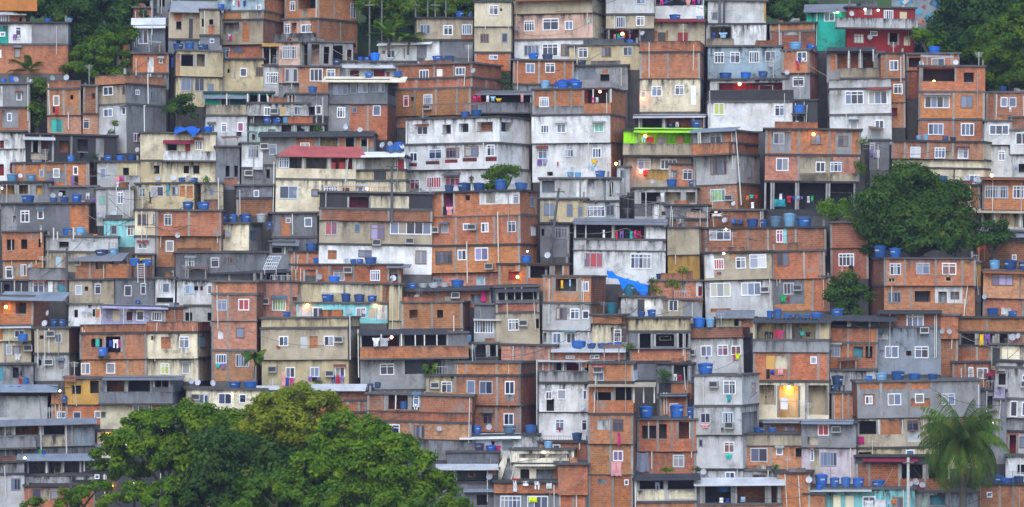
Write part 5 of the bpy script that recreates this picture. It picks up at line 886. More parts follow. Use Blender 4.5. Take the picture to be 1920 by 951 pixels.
for p in items:
    k, s, d = p['k'], p['suf'], p['d']; m = d / F
    lx, lz, Y = p['lx'], p['lz'], p['Y']; X = p['X']
    if k == 'T':
        l, t, r, b = p['box']; w = (r - l) * m; h = (b - t) * m
        if b - t > 34: h = w * .9
        h = min(h, w * 1.1); h = max(h, w * .55); w *= .96
        deck = p['deck'] if p['par'] else p['ztop']
        o = proto('T'); rr = w / 1.08
        xx = lx((l + r) / 2)
        inB = any(q[0] - 2 < (l + r) / 2 < q[2] + 2 and q[1] < b <= q[3] + 6 for q in p['B'])
        if inB: y, z = .1 + w / 2, lz(b)
        elif b - p['ytop'] < 16: y, z = .25 + w / 2, max(p['ztop'] if not p['par'] else deck, min(lz(b), p['ztop'] + 1.2))
        else: y, z = -.15 - w / 2, lz(b)
        if p['par'] and b - p['ytop'] < 16: y += .1; z = max(lz(b), deck)
        base = p['ztop'] if not p['par'] else deck
        o.location = world(p, xx, y, z); o.rotation_euler = (random.uniform(-.04, .04), random.uniform(-.04, .04), p['rz'] + random.uniform(-.9, .9))
        k_ = random.uniform(.82, 1.1); o.scale = (rr * k_, rr * k_, h / 1.035 * random.uniform(.8, 1.08))
        c = jit(random.choice(TANKC[s]), .35); gl = random.uniform(0, .03); c = tuple(q + gl for q in c)
        for ch in o.children:
            if ch.name.startswith('logo'): ch.hide_render = False; ch.color = (*((.6,.63,.68) if random.random() < .55 else tuple(q * 1.15 for q in c)), 1)
            else: ch.color = (*(c if ch.name.startswith('tank') else jit(c, .15)), 1)
        gap = z - base
        if (b - p['ytop'] < 16 and gap > .04 and not inB) or (b - p['ytop'] >= 16 and not inB):
            q = MB(); g = gap if b - p['ytop'] < 16 else .5; e = .5
            if b - p['ytop'] < 16:
                for sx in (-.4, .4):
                    for sy in (-.4, .4): q.box(sx - .06, sx + .06, sy - .06, sy + .06, -g * 1.035 / h, -.06)
                q.box(-e, e, -e, e, -.06, -.002)
            else: q.box(-e, e, -e, e + .2 / rr, -.12, -.002); q.box(-.4, -.3, -.3, e + .2 / rr, -.4, -.12); q.box(.3, .4, -.3, e + .2 / rr, -.4, -.12)
            q.build('stand', M_CONC, o, (.16, .15, .15))
        tag(o, p['label'], 'water tank', 'water tanks on the roofs')
    elif k == 'S':
        r = (p['v'][2] / p['sc']) * m; py = Y(p['v'][1]); z = lz(py); o = proto('S')
        onroof = py - p['ytop'] < 6
        y = .35 if onroof else -.32 - r * .3
        o.location = world(p, lx(p['cx']), y, z); o.rotation_euler = (math.radians(random.uniform(-28, -8)), 0, p['rz'] + math.radians(random.uniform(-40, 40))); o.scale = (r, r, r)
        cc = jit((.46, .47, .52), .35)
        for ch in o.children:
            if ch.name.startswith('dish'): ch.color = (*cc, 1)
        base = p['ztop'] if not p['par'] else p['deck']
        tag(o, p['label'], 'satellite dish', 'satellite dishes')
    elif k == 'L':
        o = proto('L' + (s or 'w')); x, py = p['cx'], Y(p['v'][1])
        inB = any(q[0] < x < q[2] and q[1] - 4 < py < q[3] for q in p['B'])
        y = .5 if inB else -.26
        o.location = world(p, lx(x), y, lz(py)); o.rotation_euler = (0, 0, p['rz']); q = random.uniform(.55, .85) if s in ('', 'w') else random.uniform(.85, 1.2); o.scale = (q, q, q)
        tag(o, p['label'], 'lamp', 'lit lamps')
    elif k == 'G':
        l, t, r, b = p['box']; sh = p['shape']
        cb = cloth({'sheet': 'towel', 'towel': 'towel', 'trousers': 'trousers', 'shirt': 'shirt', 'cloth': 'towel'}[sh], (r - l) * m, (b - t) * m)
        o = cb.build({'sheet': 'hanging_sheet', 'towel': 'hanging_towel', 'trousers': 'hanging_trousers', 'shirt': 'hanging_shirt', 'cloth': 'hanging_cloth'}[sh], M_CLOTH, None, jit(CLOTH[s or 'w'], .15))
        xm, ym = (l + r) / 2, (t + b) / 2
        onq = any(q[0] - 3 < xm < q[2] + 3 and q[1] - 14 < ym < q[3] + 5 for q in p['q'])
        o.location = world(p, lx(xm), -1.02 if onq else -.17, lz(t)); o.rotation_euler = (0, 0, p['rz'])
        tag(o, p['label'], 'laundry', 'laundry hung out on the houses')
    elif k == 'K':
        z1, z0 = lz(Y(p['v'][1])), lz(Y(p['v'][2])); x1 = lx(X(p['v'][0])); x0 = lx(X(p['v'][3])) if len(p['v']) > 3 else x1
        o = empty('utility_pole', world(p, x0, -1.15, z0 - 1.5), p['rz'])
        q = MB(); q.tube((0, 0, 0), (x1 - x0, 0, z1 - z0 + 1.5), .15, .11, 8); q.build('pole', M_WOOD, o, jit((.10, .10, .11), .3))
        q = MB(); q.box(x1 - x0 - .6, x1 - x0 + .6, -.2, -.12, z1 - z0 + 1.1, z1 - z0 + 1.2); q.build('crossarm', M_WOOD, o, (.1, .09, .08))
        tag(o, p['label'], 'pole', 'utility poles')
print('ITEMS', len(items), {k: sum(1 for p in items if p['k'] == k) for k in 'TSLGK'})
# ------------------------------------------------------------------ hillside, trees, light, camera
def ground():
    prof = []      # (y, z)
    for py in range(1010, -420, -26):
        d = depth_at(py); prof.append((d + 1.0, wz(py, d) - 7.0))
    y0, z0 = prof[0]
    pre = [(-60, z0 - 22), (60, z0 - 18), (180, z0 - 12), (280, z0 - 6), (y0 - 14, z0 - 2.5), (y0 - 4, z0 - .7)]
    ye, ze = prof[-1]
    post = [(ye + 30, ze + 22), (ye + 90, ze + 48), (ye + 180, ze + 60), (ye + 300, ze + 50)]
    prof = pre + prof + post
    xs = [-300, -220, -150] + list(np.linspace(-110, 110, 45)) + [150, 220, 300]
    v = []; f = []
    for j, (y, z) in enumerate(prof):
        for i, x in enumerate(xs):
            v.append((x, y + 0 * x, z + .35 * math.sin(x * .31 + j * 1.3) * (1 if 6 <= j < len(prof) - 5 else 3) - (abs(x) / 220) ** 2 * 6))
    n = len(xs)
    for j in range(len(prof) - 1):
        for i in range(n - 1): f.append((j*n + i, j*n + i + 1, (j+1)*n + i + 1, (j+1)*n + i))
    me = bpy.data.meshes.new('hillside'); me.from_pydata(v, [], f); me.shade_smooth()
    o = bpy.data.objects.new('hillside', me); COL.objects.link(o)
    m, nt, b = new_mat('earth and scrub'); tc = N(nt, 'ShaderNodeTexCoord'); n1 = N(nt, 'ShaderNodeTexNoise', i_Scale=.25, i_Detail=9.0); nt.links.new(tc.outputs['Object'], n1.inputs['Vector'])
    n2 = N(nt, 'ShaderNodeTexNoise', i_Scale=1.4, i_Detail=9.0); nt.links.new(tc.outputs['Object'], n2.inputs['Vector'])
    sz = N(nt, 'ShaderNodeSeparateXYZ'); nt.links.new(tc.outputs['Object'], sz.inputs[0]); gr = mth(nt, 'MULTIPLY', ramp(nt, n1.outputs[0], .30, .5), ramp(nt, sz.outputs[2], 40.0, 42.5)); c = mixc(nt, gr, (.035, .034, .036), (.040, .085, .018)); c = mixc(nt, mth(nt, 'MULTIPLY', ramp(nt, n2.outputs[0], .5, .75), .6), c, (.07, .05, .04))
    nt.links.new(c, b.inputs['Base Color']); b.inputs['Roughness'].default_value = 1
    me.materials.append(m); o['kind'] = 'structure'
ground()

LEAF = dict(dark=leaf_mat('dark mango leaves', (.030,.085,.012), (.062,.145,.014), (.115,.195,.016), (.36,.32,.02)),
  bright=leaf_mat('bright leaves', (.060,.140,.003), (.130,.245,.004), (.270,.380,.006)),
  mid=leaf_mat('mid green leaves', (.050,.120,.004), (.100,.200,.005), (.200,.290,.008)),
  olive=leaf_mat('olive leaves', (.15,.21,.006), (.26,.31,.010), (.42,.42,.02)),
  blue=leaf_mat('shaded forest leaves', (.024,.078,.014), (.050,.130,.016), (.100,.190,.018)),
  lime=leaf_mat('lime leaves', (.08,.18,.008), (.14,.27,.010), (.23,.36,.015)),
  palm=leaf_mat('palm fronds', (.055,.125,.012), (.105,.190,.014), (.17,.21,.018), (.30,.24,.02)))
def foliage(name, clumps, mat, parent, size=.34, dens=15, seed=1):
    """clumps: (x, y, z, rx, ry, rz) around the parent origin; small bent leaf sprays fill the outer half of each clump"""
    g = np.random.default_rng(seed); V = []; 
    for (x, y, z, rx, ry, rz) in clumps:
        area = 4 * math.pi * ((rx * ry) ** 1.6 + (rx * rz) ** 1.6 + (ry * rz) ** 1.6) ** (1 / 1.6) / 3 ** (1 / 1.6)
        # sub-clumps make the outline uneven
        ns = max(9, int(area / 2.6)); u = g.normal(size=(ns, 3)); u /= np.linalg.norm(u, axis=1)[:, None]; u[:, 2] = np.where(u[:, 2] < -.45, -u[:, 2], u[:, 2])
        rad = g.uniform(.62, 1.0, ns)[:, None]; C = np.array((x, y, z)) + u * rad * np.array((rx, ry, rz))
        sr = g.uniform(.16, .40, ns) * min(rx, rz) + .28
        n = int(area * dens * 5.0); k = g.integers(0, ns, n)
        w = g.normal(size=(n, 3)); w /= np.linalg.norm(w, axis=1)[:, None]
        P = C[k] + w * (sr[k] * g.uniform(.45, 1.1, n))[:, None] * np.array((1.1, 1.1, .8))
        nr = w * .8 + u[k] * .5 + np.array((0, 0, .45)) + g.normal(size=(n, 3)) * .45; nr /= np.linalg.norm(nr, axis=1)[:, None]
        t = np.cross(nr, g.normal(size=(n, 3))); t /= np.linalg.norm(t, axis=1)[:, None]; bt = np.cross(nr, t)
        L = (size * .92 * g.uniform(.55, 1.25, n))[:, None]
        q = np.stack([P - t * L * .5, P + bt * L * .30 - nr * L * .05, P + t * L * .5 - nr * L * .16, P - bt * L * .30 - nr * L * .05], 1)
        V.append(q.reshape(-1, 3))
    V = np.concatenate(V); nq = len(V) // 4
    me = bpy.data.meshes.new(name); me.vertices.add(len(V)); me.vertices.foreach_set('co', V.astype(np.float32).ravel())
    me.loops.add(len(V)); me.loops.foreach_set('vertex_index', np.arange(len(V), dtype=np.int32))
    me.polygons.add(nq); me.polygons.foreach_set('loop_start', np.arange(0, len(V), 4, dtype=np.int32)); me.update(); me.validate()
    me.materials.append(mat); o = bpy.data.objects.new(name, me); COL.objects.link(o); o.parent = parent
    return o
NT = [0]
def rich(t): return t > .1
def tree(label, base, clumps, mat, d, name='broadleaf_tree', cat='tree', size=.34, dens=15, group='trees among the houses', ry=None, trunk=.35, gz=None):
    """base (px, py) of trunk foot, clumps (px, py, rx_px, ry_px[, dd]) at distance d"""
    NT[0] += 1; m = d / F
    bx, bz = wx(base[0], d), wz(base[1], d)
    if gz is not None: bz = gz
    root = empty(name, (bx, d, bz)); cl = []
    tops = []
    tr = MB(); limbs = MB()
    for c in clumps:
        dd = c[4] if len(c) > 4 else random.uniform(-1, 1) * c[2] * m * .3
        p = (wx(c[0], d) - bx, dd, wz(c[1], d) - bz); cl.append((*p, c[2] * m, c[2] * m * .85, c[3] * m)); tops.append(p)
    zc = min(t[2] for t in tops); fork = (0, 0, max(.3, zc * .45))
    tr.tube((0, 0, -5 if rich(trunk) else -.8), fork, trunk, trunk * .75, 9); tr.build('trunk', M_WOOD, root, (.07, .06, .05), True)
    for p in tops:
        mid = (p[0] * .45 + random.uniform(-.2, .2), p[1] * .5, fork[2] + (p[2] - fork[2]) * .5)
        limbs.tube(fork, mid, trunk * .5, trunk * .32, 6); limbs.tube(mid, p, trunk * .32, trunk * .08, 6)
    limbs.build('limb', M_WOOD, root, (.07, .06, .05), True)
    foliage('crown', cl, LEAF[mat], root, size, dens, 100 + NT[0])
    tag(root, label, cat, group)
    return root
# big round tree at right
tree('large round dark green mango tree between the brick houses at right', (1715, 500), [(1705,345,62,38),(1660,390,62,48),(1760,385,62,50),(1705,415,88,55),(1645,432,40,38),(1790,445,48,40),(1735,455,80,34),(1680,460,60,28),(1710,385,70,50),(1720,440,90,40),(1760,425,60,40)], 'dark', 366.8, size=.40, dens=13, trunk=.5)
tree('small thin tree right of the round mango tree', (1862, 500), [(1862,432,30,22),(1850,455,28,26),(1878,450,22,20)], 'blue', 366.5, dens=8)
tree('bright green tree reaching in at upper right edge', (1900, 230), [(1885,75,60,34),(1835,112,34,24),(1900,140,40,30),(1858,142,34,22),(1915,40,40,30),(1870,100,50,30)], 'mid', 392, size=.4, trunk=.4)
tree('tall shaded tree at top right corner behind the bright one', (1800, 150), [(1800,30,60,45),(1770,75,40,40),(1830,80,50,40),(1880,10,70,40),(1800,110,50,40),(1850,50,60,50)], 'blue', 397, size=.45, dens=12)
tree('slender shaded tree beside the mural wall', (1745, 110), [(1735,25,22,16),(1750,45,26,20),(1730,70,24,14),(1745,10,30,14)], 'blue', 403, dens=10)
tree('dark tree at top left above the white and teal house', (120, 130), [(95,12,50,32),(140,30,50,34),(70,5,40,26),(165,75,42,34),(135,85,36,30)], 'blue', 396, size=.42)
tree('taller dark tree at top between the brown shack and forest', (215, 150), [(215,20,50,40),(245,45,36,36),(190,5,50,30),(225,75,36,30),(262,10,30,26)], 'blue', 398, size=.42)
tree('bright bushy tree below the dark trees, upper left', (180, 190), [(205,85,38,26),(172,105,44,22),(150,125,34,18),(215,110,34,24),(190,140,50,20),(240,70,20,22)], 'mid', 391, size=.36)
tree('low green tree between plaster house and brick house, left edge', (70, 245), [(72,185,24,26),(62,215,26,24),(80,225,18,20),(75,165,24,18)], 'mid', 386, dens=13)
tree('dark bush left of the teal terrace house', (338, 250), [(330,205,22,18),(345,190,18,14),(352,212,18,14)], 'dark', 384, name='bush', cat='bush', dens=12)
tree('round green tree in front of the long white house', (942, 372), [(942,325,26,16),(925,330,18,14),(962,328,18,14),(945,345,30,16),(930,350,20,12)], 'mid', 369.5, size=.28, dens=18)
tree('dark bushy tree left of brick corner house', (1590, 640), [(1590,535,32,26),(1575,560,32,28),(1608,562,26,30),(1590,585,34,24)], 'dark', 361.5, dens=13)
tree('pale green bush below the wide brick house on stilts', (1568, 425), [(1568,385,26,14),(1552,400,18,14),(1580,405,22,16),(1545,388,14,8)], 'lime', 370, name='bush', cat='bush', size=.26, dens=12)
tree('small yellow green bush on dark slope by stair house', (1616, 300), [(1618,266,11,9),(1612,276,8,7)], 'lime', 375, name='bush', cat='bush', size=.22, dens=14)
tree('slim dark shrub between brown brick house and pink house', (948, 190), [(948,150,9,14),(952,168,8,12)], 'dark', 389, name='bush', cat='bush', size=.25, trunk=.06)
tree('green bush at top behind the walled yard, left', (1362, 50), [(1355,10,26,20),(1345,30,18,16),(1372,28,16,14)], 'mid', 400, name='bush', cat='bush')
tree('wide pale bush at top right of the walled yard', (1470, 60), [(1470,25,40,22),(1500,12,34,18),(1445,12,30,20),(1480,45,30,14),(1412,40,16,12)], 'blue', 400.5, name='bush', cat='bush')
tree('yellow green bush above the walled yard', (1412, 45), [(1410,36,14,10)], 'lime', 399, name='bush', cat='bush', size=.25)
tree('grassy green bush patch behind the beige house, top centre', (740, 60), [(720,12,40,22),(770,20,46,24),(820,18,40,20),(690,5,26,18),(745,40,50,16)], 'mid', 398, name='bush', cat='bush')
tree('lime green shrubs on slope beside the red house', (1738, 110), [(1732,70,24,12),(1745,85,22,12),(1722,62,16,8)], 'lime', 393, name='bush', cat='bush', size=.3)
tree('shaded trees below the bright tree, right edge', (1880, 200), [(1870,165,40,20),(1905,175,30,20),(1850,150,22,20)], 'blue', 393, dens=12)
tree('dense green thicket on the slope at top centre, behind the grey posts', (780, 70), [(690,10,30,30),(730,0,40,30),(780,8,46,30),(830,0,46,30),(870,10,30,30),(760,35,40,24),(810,35,44,24),(860,40,26,20)], 'mid', 402, name='bush', cat='bush', size=.34, dens=13)
tree('shaded thicket above the brick tower, behind the beige house at top', (840, 60), [(850,25,40,26),(880,15,24,26),(700,45,30,24)], 'blue', 403, name='bush', cat='bush', size=.36)
# lower left group in the foreground
tree('dark green spreading tree at left of the foreground group', (330, 985), [(250,835,60,34),(215,865,50,30),(300,805,60,34),(360,790,60,36),(410,810,60,44),(330,850,70,36),(270,790,50,24),(400,870,70,50),(240,890,40,22),(370,900,70,40),(420,930,70,40),(300,870,50,24)], 'bright', 318, size=.40, dens=13, trunk=.5)
tree('mid green tree at bottom of the foreground group, between its neighbours', (470, 1010), [(420,900,70,44),(500,900,80,46),(560,930,80,40),(400,945,60,34),(480,945,80,30),(640,940,70,36),(560,880,70,40),(440,860,60,40),(600,900,60,40),(420,850,70,50),(500,870,60,44),(380,930,60,30)], 'dark', 312, size=.40, dens=13, trunk=.5)
tree('olive yellow tree at top of the foreground group', (540, 985), [(565,740,40,20),(520,755,50,26),(600,765,44,30),(480,785,48,26),(540,790,60,34),(470,820,46,26),(560,815,56,32),(500,840,52,28),(610,800,34,26),(455,840,26,20),(510,810,60,40),(570,850,60,30),(470,860,40,24)], 'olive', 314, size=.36, dens=13, trunk=.45)
tree('bright green round tree right of the olive tree', (690, 1000), [(640,800,44,28),(690,820,52,34),(620,830,44,34),(660,850,60,40),(740,850,48,36),(780,880,50,36),(710,890,70,40),(620,880,50,30),(820,920,44,30),(760,930,60,34),(690,860,70,50),(600,870,50,36),(700,930,70,36),(640,860,60,40)], 'bright', 309, size=.40, dens=14, trunk=.5)
tree('low bright tree in bottom centre of the foreground group', (560, 1030), [(520,905,46,24),(480,920,44,26),(560,935,50,24),(640,925,50,26),(600,950,60,20),(460,945,40,20),(700,945,60,22),(780,950,50,20),(850,945,30,18)], 'mid', 304, size=.40, dens=14, trunk=.4)
tree('leafy bush under the spreading tree, lower left', (250, 1000), [(250,925,40,20),(215,940,30,14),(290,940,40,18),(320,915,30,18)], 'bright', 311, name='bush', cat='bush', size=.38, dens=13)
tree('small leafy tree at bottom left below the terraces', (140, 1000), [(150,930,36,16),(125,945,26,14),(185,915,24,12),(60,945,24,9)], 'bright', 316, size=.36, dens=13)

def palm(label, px, base, top, d, nf, length, droop, name='palm_tree', mat='palm', wide=1.0, trunk=.33, upright=.9):
    root = empty(name, (wx(px, d), d, wz(base, d))); H = wz(top, d) - wz(base, d)
    if trunk:
        t = MB(); n = 10
        for i in range(n): t.tube((.12 * math.sin(i * .4), 0, H * i / n - (1 if i == 0 else 0)), (.12 * math.sin((i + 1) * .4), 0, H * (i + 1) / n + .02), trunk * (1.05 - .3 * i / n), trunk * (1.0 - .3 * i / n), 9)
        t.build('trunk', M_WOOD, root, (.10, .085, .07), True)
    for k in range(nf):
        az = k * 2.399 + random.uniform(-.2, .2); el = upright * (1 - (k / nf) * (1.25 if mat == 'palm' else .75)) + random.uniform(-.1, .1); Ln = length * random.uniform(.85, 1.12)
        b = MB(); pts = []; p = Vector((0, 0, H)); n = 12
        for i in range(n + 1):
            pts.append(p.copy()); e = el - droop * (.42 + .58 * min(1, k / nf * 1.6) if mat == 'palm' else 1) * (i / n) ** 1.2
            p = p + Vector((math.cos(az) * math.cos(e), math.sin(az) * math.cos(e), math.sin(e))) * Ln / n
        sd = Vector((-math.sin(az), math.cos(az), 0))
        for i in range(n):
            b.tube(pts[i], pts[i + 1], .05 * (1 - i / n) + .012, .05 * (1 - (i + 1) / n) + .012, 4)
            fw = (pts[i + 1] - pts[i]).normalized()
            if mat == 'palm':
                for j in range(3):
                    q = pts[i].lerp(pts[i + 1], (j + random.random() * .6) / 3)
                    for s in (-1, 1):
                        ll = Ln * .26 * math.sin(math.pi * min(1, (i + j / 3 + 1.2) / (n + 1.4))) * random.uniform(.6, 1.3) + .15
                        tip = q + (sd * s * .62 + fw * .45 + Vector((0, 0, -1.1))).normalized() * ll; wv = fw * .045
                        md = q.lerp(tip, .5) + Vector((0, 0, .10 * ll))
                        b.quad([tuple(q - wv), tuple(q + wv), tuple(md + wv), tuple(md - wv)], [(0, 0)] * 4); b.quad([tuple(md - wv), tuple(md + wv), tuple(tip + wv * .3), tuple(tip - wv * .3)], [(0, 0)] * 4)
            else:
                w0, w1 = (wide * math.sin(math.pi * (x * .92 + .06)) ** .6 for x in (i / n, (i + 1) / n))
                for s in (-1, 1):
                    up = Vector((0, 0, .25))
                    ps = [pts[i], pts[i] + (sd * s + up) * w0, pts[i + 1] + (sd * s + up) * w1 + Vector((0, 0, random.uniform(-.06, .06))), pts[i + 1]]
                    if s < 0: ps.reverse()
                    b.quad([tuple(q) for q in ps], [(0, 0)] * 4)
        b.build('frond', LEAF[mat], root)
    tag(root, label, 'palm' if name == 'palm_tree' else 'plant', 'palms and banana plants'); return root
palm('tall drooping palm tree at lower right before the brick terrace', 1803, 1010, 835, 334, 60, 5.3, 2.7, trunk=.36, upright=1.45)
palm('banana plant with broad leaves below the white and teal house', 55, 165, 138, 392, 13, 2.9, 1.0, name='banana_plant', mat='mid', wide=.42, trunk=.14, upright=1.25)
palm('banana plant with upright leaves above the low white lit house', 728, 85, 70, 393, 11, 2.6, 1.0, name='banana_plant', mat='lime', wide=.36, trunk=.14, upright=1.3)
palm('low banana plant right of the upright one, top centre', 765, 85, 75, 392.6, 9, 2.2, 1.5, name='banana_plant', mat='mid', wide=.36, trunk=.12, upright=.9)
palm('small potted palm on the tall brick tower house', 476, 690, 668, 352.5, 14, 1.3, 1.7, name='palm_plant', mat='palm', trunk=.06)
palm('small palm plant on the brick terrace under black roof', 807, 705, 690, 352.6, 16, .9, 1.9, name='palm_plant', mat='palm', trunk=.05)
SH = [('leafy plants on the brick planter wall', 1228, 545, 10, 9, 357.6), ('taller plant at left of the brick planter wall', 1224, 528, 7, 7, 357.5), ('plants at right of the brick planter wall', 1262, 535, 12, 11, 357.6), ('potted plant on ochre alley house', 1280, 508, 9, 7, 358.2),
  ('climbing green plant on dark gap terrace', 1245, 706, 11, 14, 352.6), ('green plant on white terrace house below blue tank', 1180, 650, 10, 6, 355.2), ('small plant over edge of brick tower top', 600, 720, 7, 8, 352), ('yellow flowering plant beside brick corner house', 1569, 568, 7, 6, 361.5),
  ('green vine on the dark brick corner, left', 215, 232, 9, 5, 381), ('potted plant on the stained corner house', 210, 250, 7, 5, 381), ('green weeds on the sooty concrete ruin', 178, 294, 6, 5, 378), ('green shrub on dark slope below bush', 1612, 320, 10, 18, 374), ('plant in pot at cream balcony house edge', 386, 338, 6, 5, 374),
  ('weeds on grey balcony house roof, left', 1250, 882, 12, 4, 341), ('weeds on grey balcony house roof, right', 1305, 881, 8, 4, 341), ('plant beside barred window house', 1455, 878, 5, 7, 342), ('little green plant on small mint house', 598, 243, 8, 5, 379)]
for lb, x, y, rx, ry, d in SH: tree(lb, (x, y + ry + 4), [(x, y, rx, ry)], random.choice(('mid', 'bright', 'dark', 'lime')), d, name='leafy_plant', cat='plant', size=.20, dens=22, group='small plants on the houses', trunk=.05)

# ------------------------------------------------------------------ single things
def at(px, py, d): return Vector((wx(px, d), d, wz(py, d)))
def mural():
    d = 399; a, b_ = wx(1672, d), wx(1782, d); z0, z1 = wz(52, d), wz(-12, d)
    o = empty('mural_wall', ((a + b_) / 2, d, z0)); W = b_ - a; H = z1 - z0
    q = MB(); q.box(-W/2, W/2, 0, .3, -2, H); q.build('wall', M_PLAST, o, (.30, .36, .42))
    for i in range(34):
        q = MB(); x, z = random.uniform(-W/2 + .4, W/2 - .4), random.uniform(.3, H - .4); n = 9; r = random.uniform(.15, .55); e = .004 + i * .003
        q.quad([(x + r * math.cos(t) * random.uniform(.6, 1.2), -e, z + r * .8 * math.sin(t) * random.uniform(.6, 1.2)) for t in [2 * math.pi * k / n for k in range(n)]], [(0, 0)] * n)
        q.build('paint_patch', M_PAINT, o, random.choice(((.05, .25, .5), (.5, .25, .2), (.55, .4, .3), (.35, .06, .06), (.5, .5, .5), (.1, .1, .12), (.1, .35, .5))))
    tag(o, 'colourful painted mural wall above the red house', 'wall')
mural()
def pole(label, x, y0, y1, d, r=.12, col=(.45, .47, .47), x2=None):
    p0 = at(x if x2 is None else x2, y1, d); p1 = at(x, y0, d); o = empty('utility_pole', p0)
    q = MB(); q.tube((0, 0, -2), tuple(p1 - p0), r, r * .75, 9); q.build('pole', M_WOOD, o, col, True)
    q = MB(); v = p1 - p0; q.box(v.x - .5, v.x + .5, -.25, -.17, v.z - .5, v.z - .4); q.build('crossarm', M_WOOD, o, (.2, .19, .18))
    tag(o, label, 'pole', 'utility poles')
pole('pale concrete pole before the brick terrace with dark bays', 1703, 858, 960, 336, .17, (.55, .56, .55))
pole('thin pale pole above the balustrade house, upper left', 285, -10, 30, 393, .05, (.6, .6, .6))
for i, x in enumerate((693, 716, 779, 802, 816, 836)):
    pole(('first', 'second', 'third', 'fourth', 'fifth', 'sixth')[i] + ' thin grey post from left on the green slope at top', x, -10 if i % 2 else 2, 70, 395.5, .10, (.16, .16, .15))
def pergola():
    d = 350.6; o = empty('orange_pergola', at(790, 742, d)); m = d / F
    a, b_ = wx(712, d) - wx(790, d), wx(883, d) - wx(790, d)
    for z, h in ((.0, .16), ):
        q = MB(); q.box(a, b_, -1.6, -1.4, z, z + h + .14); q.build('beam', M_WOOD, o, (.62, .27, .05)); q = MB(); q.box(a, b_, .1, .25, z + .05, z + .3); q.build('beam', M_WOOD, o, (.55, .23, .05))
    for k in range(9):
        x = a + (b_ - a) * (k + .5) / 9; q = MB(); q.box(x - .05, x + .05, -1.8, .4, .31, .42); q.build('rafter', M_WOOD, o, (.6, .26, .05))
    for k in (.2, .45, .72, .95):
        x = a + (b_ - a) * k; q = MB(); q.box(x - .06, x + .06, -1.55, -1.43, -1.7, 0); q.build('post', M_WOOD, o, (.5, .22, .06))
    tag(o, 'orange wooden pergola over the brick terrace', 'pergola')
pergola()
def rack():
    d = 355; p = at(508, 505, d); o = empty('drying_rack', p); m = d / F
    q = MB(); w = 1.5; h = 1.25
    for t in np.linspace(0, 1, 7): q.tube((-w/2 + t * w * .8, 0, 0), (-w/2 + t * w * .8 + .5, .5, h), .03)
    for t in np.linspace(0, 1, 5): q.tube((-w/2 + .5 * t, .5 * t, h * t), (w * .3 + .5 * t, .5 * t, h * t), .035)
    q.build('frame', M_PAINT, o, (.7, .72, .75))
    q = MB(); q.box(.15, .75, .25, .3, h * .55, h * .95); q.build('cloth', M_CLOTH, o, (.3, .33, .4)); q = MB()
    for s in (-.6, .5): q.tube((s, .02, -.5), (s, .02, 0), .035)
    q.build('leg', M_PAINT, o, (.6, .6, .62)); tag(o, 'white slatted drying rack on the yellow terrace roof', 'rack')
rack()
def ladder():
    d = 356.5; p = at(264, 523, d); o = empty('ladder', p); H = wz(494, d) - wz(523, d)
    for s in (-.32, .32): q = MB(); q.tube((s + .1, -.5, -.4), (s, .2, H), .04); q.build('rail', M_PAINT, o, (.65, .6, .58))
    for k in range(7): q = MB(); t = (k + .6) / 7; q.tube((-.32 + .1 * (1 - t), -.5 + .7 * t, H * t), (.32 + .1 * (1 - t), -.5 + .7 * t, H * t), .03); q.build('rung', M_PAINT, o, (.65, .6, .58))
    tag(o, 'white ladder leaning on brown brick shed', 'ladder')
ladder()
def tarp(label, pts, d, col, h):
    o = empty('tarpaulin', at(pts[0][0], pts[0][1], d)); b = at(pts[0][0], pts[0][1], d); q = MB(); n = len(pts); P = [at(x, y, d) - b for x, y in pts]
    rows = 6; g = [[(p.x, j * .45 - .2 + .1 * math.sin(i * 2 + j), p.z + .16 * math.sin(i * 1.7 + j * 1.9) + .08 * math.sin(i * 4.1 + j) - (.5 - abs(j / rows - .5)) * -.35) for i, p in enumerate(P)] for j in range(rows + 1)]
    g = [[(x, -.25 + .06 * math.sin(i * 2.2), z - h * (1 + .7 * math.sin(i * 2.6) + (.5 if i % 3 == 0 else 0))) for i, (x, y, z) in enumerate(g[0])]] + g
    for j in range(len(g) - 1):
        for i in range(n - 1): q.quad([g[j][i], g[j][i + 1], g[j + 1][i + 1], g[j + 1][i]], [(0, 0)] * 4)
    q.build('sheet', M_CLOTH, o, col, False); tag(o, label, 'tarpaulin')
tarp('bright blue tarpaulin draped over roof above the white shed', [(1139, 511), (1148, 515), (1158, 521), (1168, 526), (1178, 528), (1188, 531), (1196, 533), (1206, 538), (1214, 541)], 356.5, (.01, .19, .75), .35)
tarp('dark blue tarpaulin bundle on brick house with two windows', [(1040, 157), (1052, 154), (1064, 152), (1076, 151), (1088, 154)], 381, (.03, .07, .28), .3)
tarp('blue tarpaulin bundle on the cream balcony house', [(327, 246), (338, 244), (350, 243), (362, 244), (374, 245)], 377, (.02, .12, .5), .25)
def cable(label, a, b, sag, d0, d1):
    pa, pb = at(*a, d0), at(*b, d1); o = empty('overhead_cable', pa); q = MB(); pr = None; n = 14
    for i in range(n + 1):
        t = i / n; p = (pb - pa) * t - Vector((0, 0, sag * 4 * t * (1 - t)))
        if pr: q.tube(tuple(pr), tuple(p), .022, n=4)
        pr = p
    q.build('cable', M_PAINT, o, (.05, .05, .055)); tag(o, label, 'cable', 'overhead cables')
def near(a, b): return abs(a[3] - b[3]) < 150 and abs(a[4] - b[4]) < 70 and abs(a[1].y - b[1].y) < 6
_hp = [h for h in HP if len(h[0].split()) <= 5]; random.shuffle(_hp); _used = set(); NCAB = 0
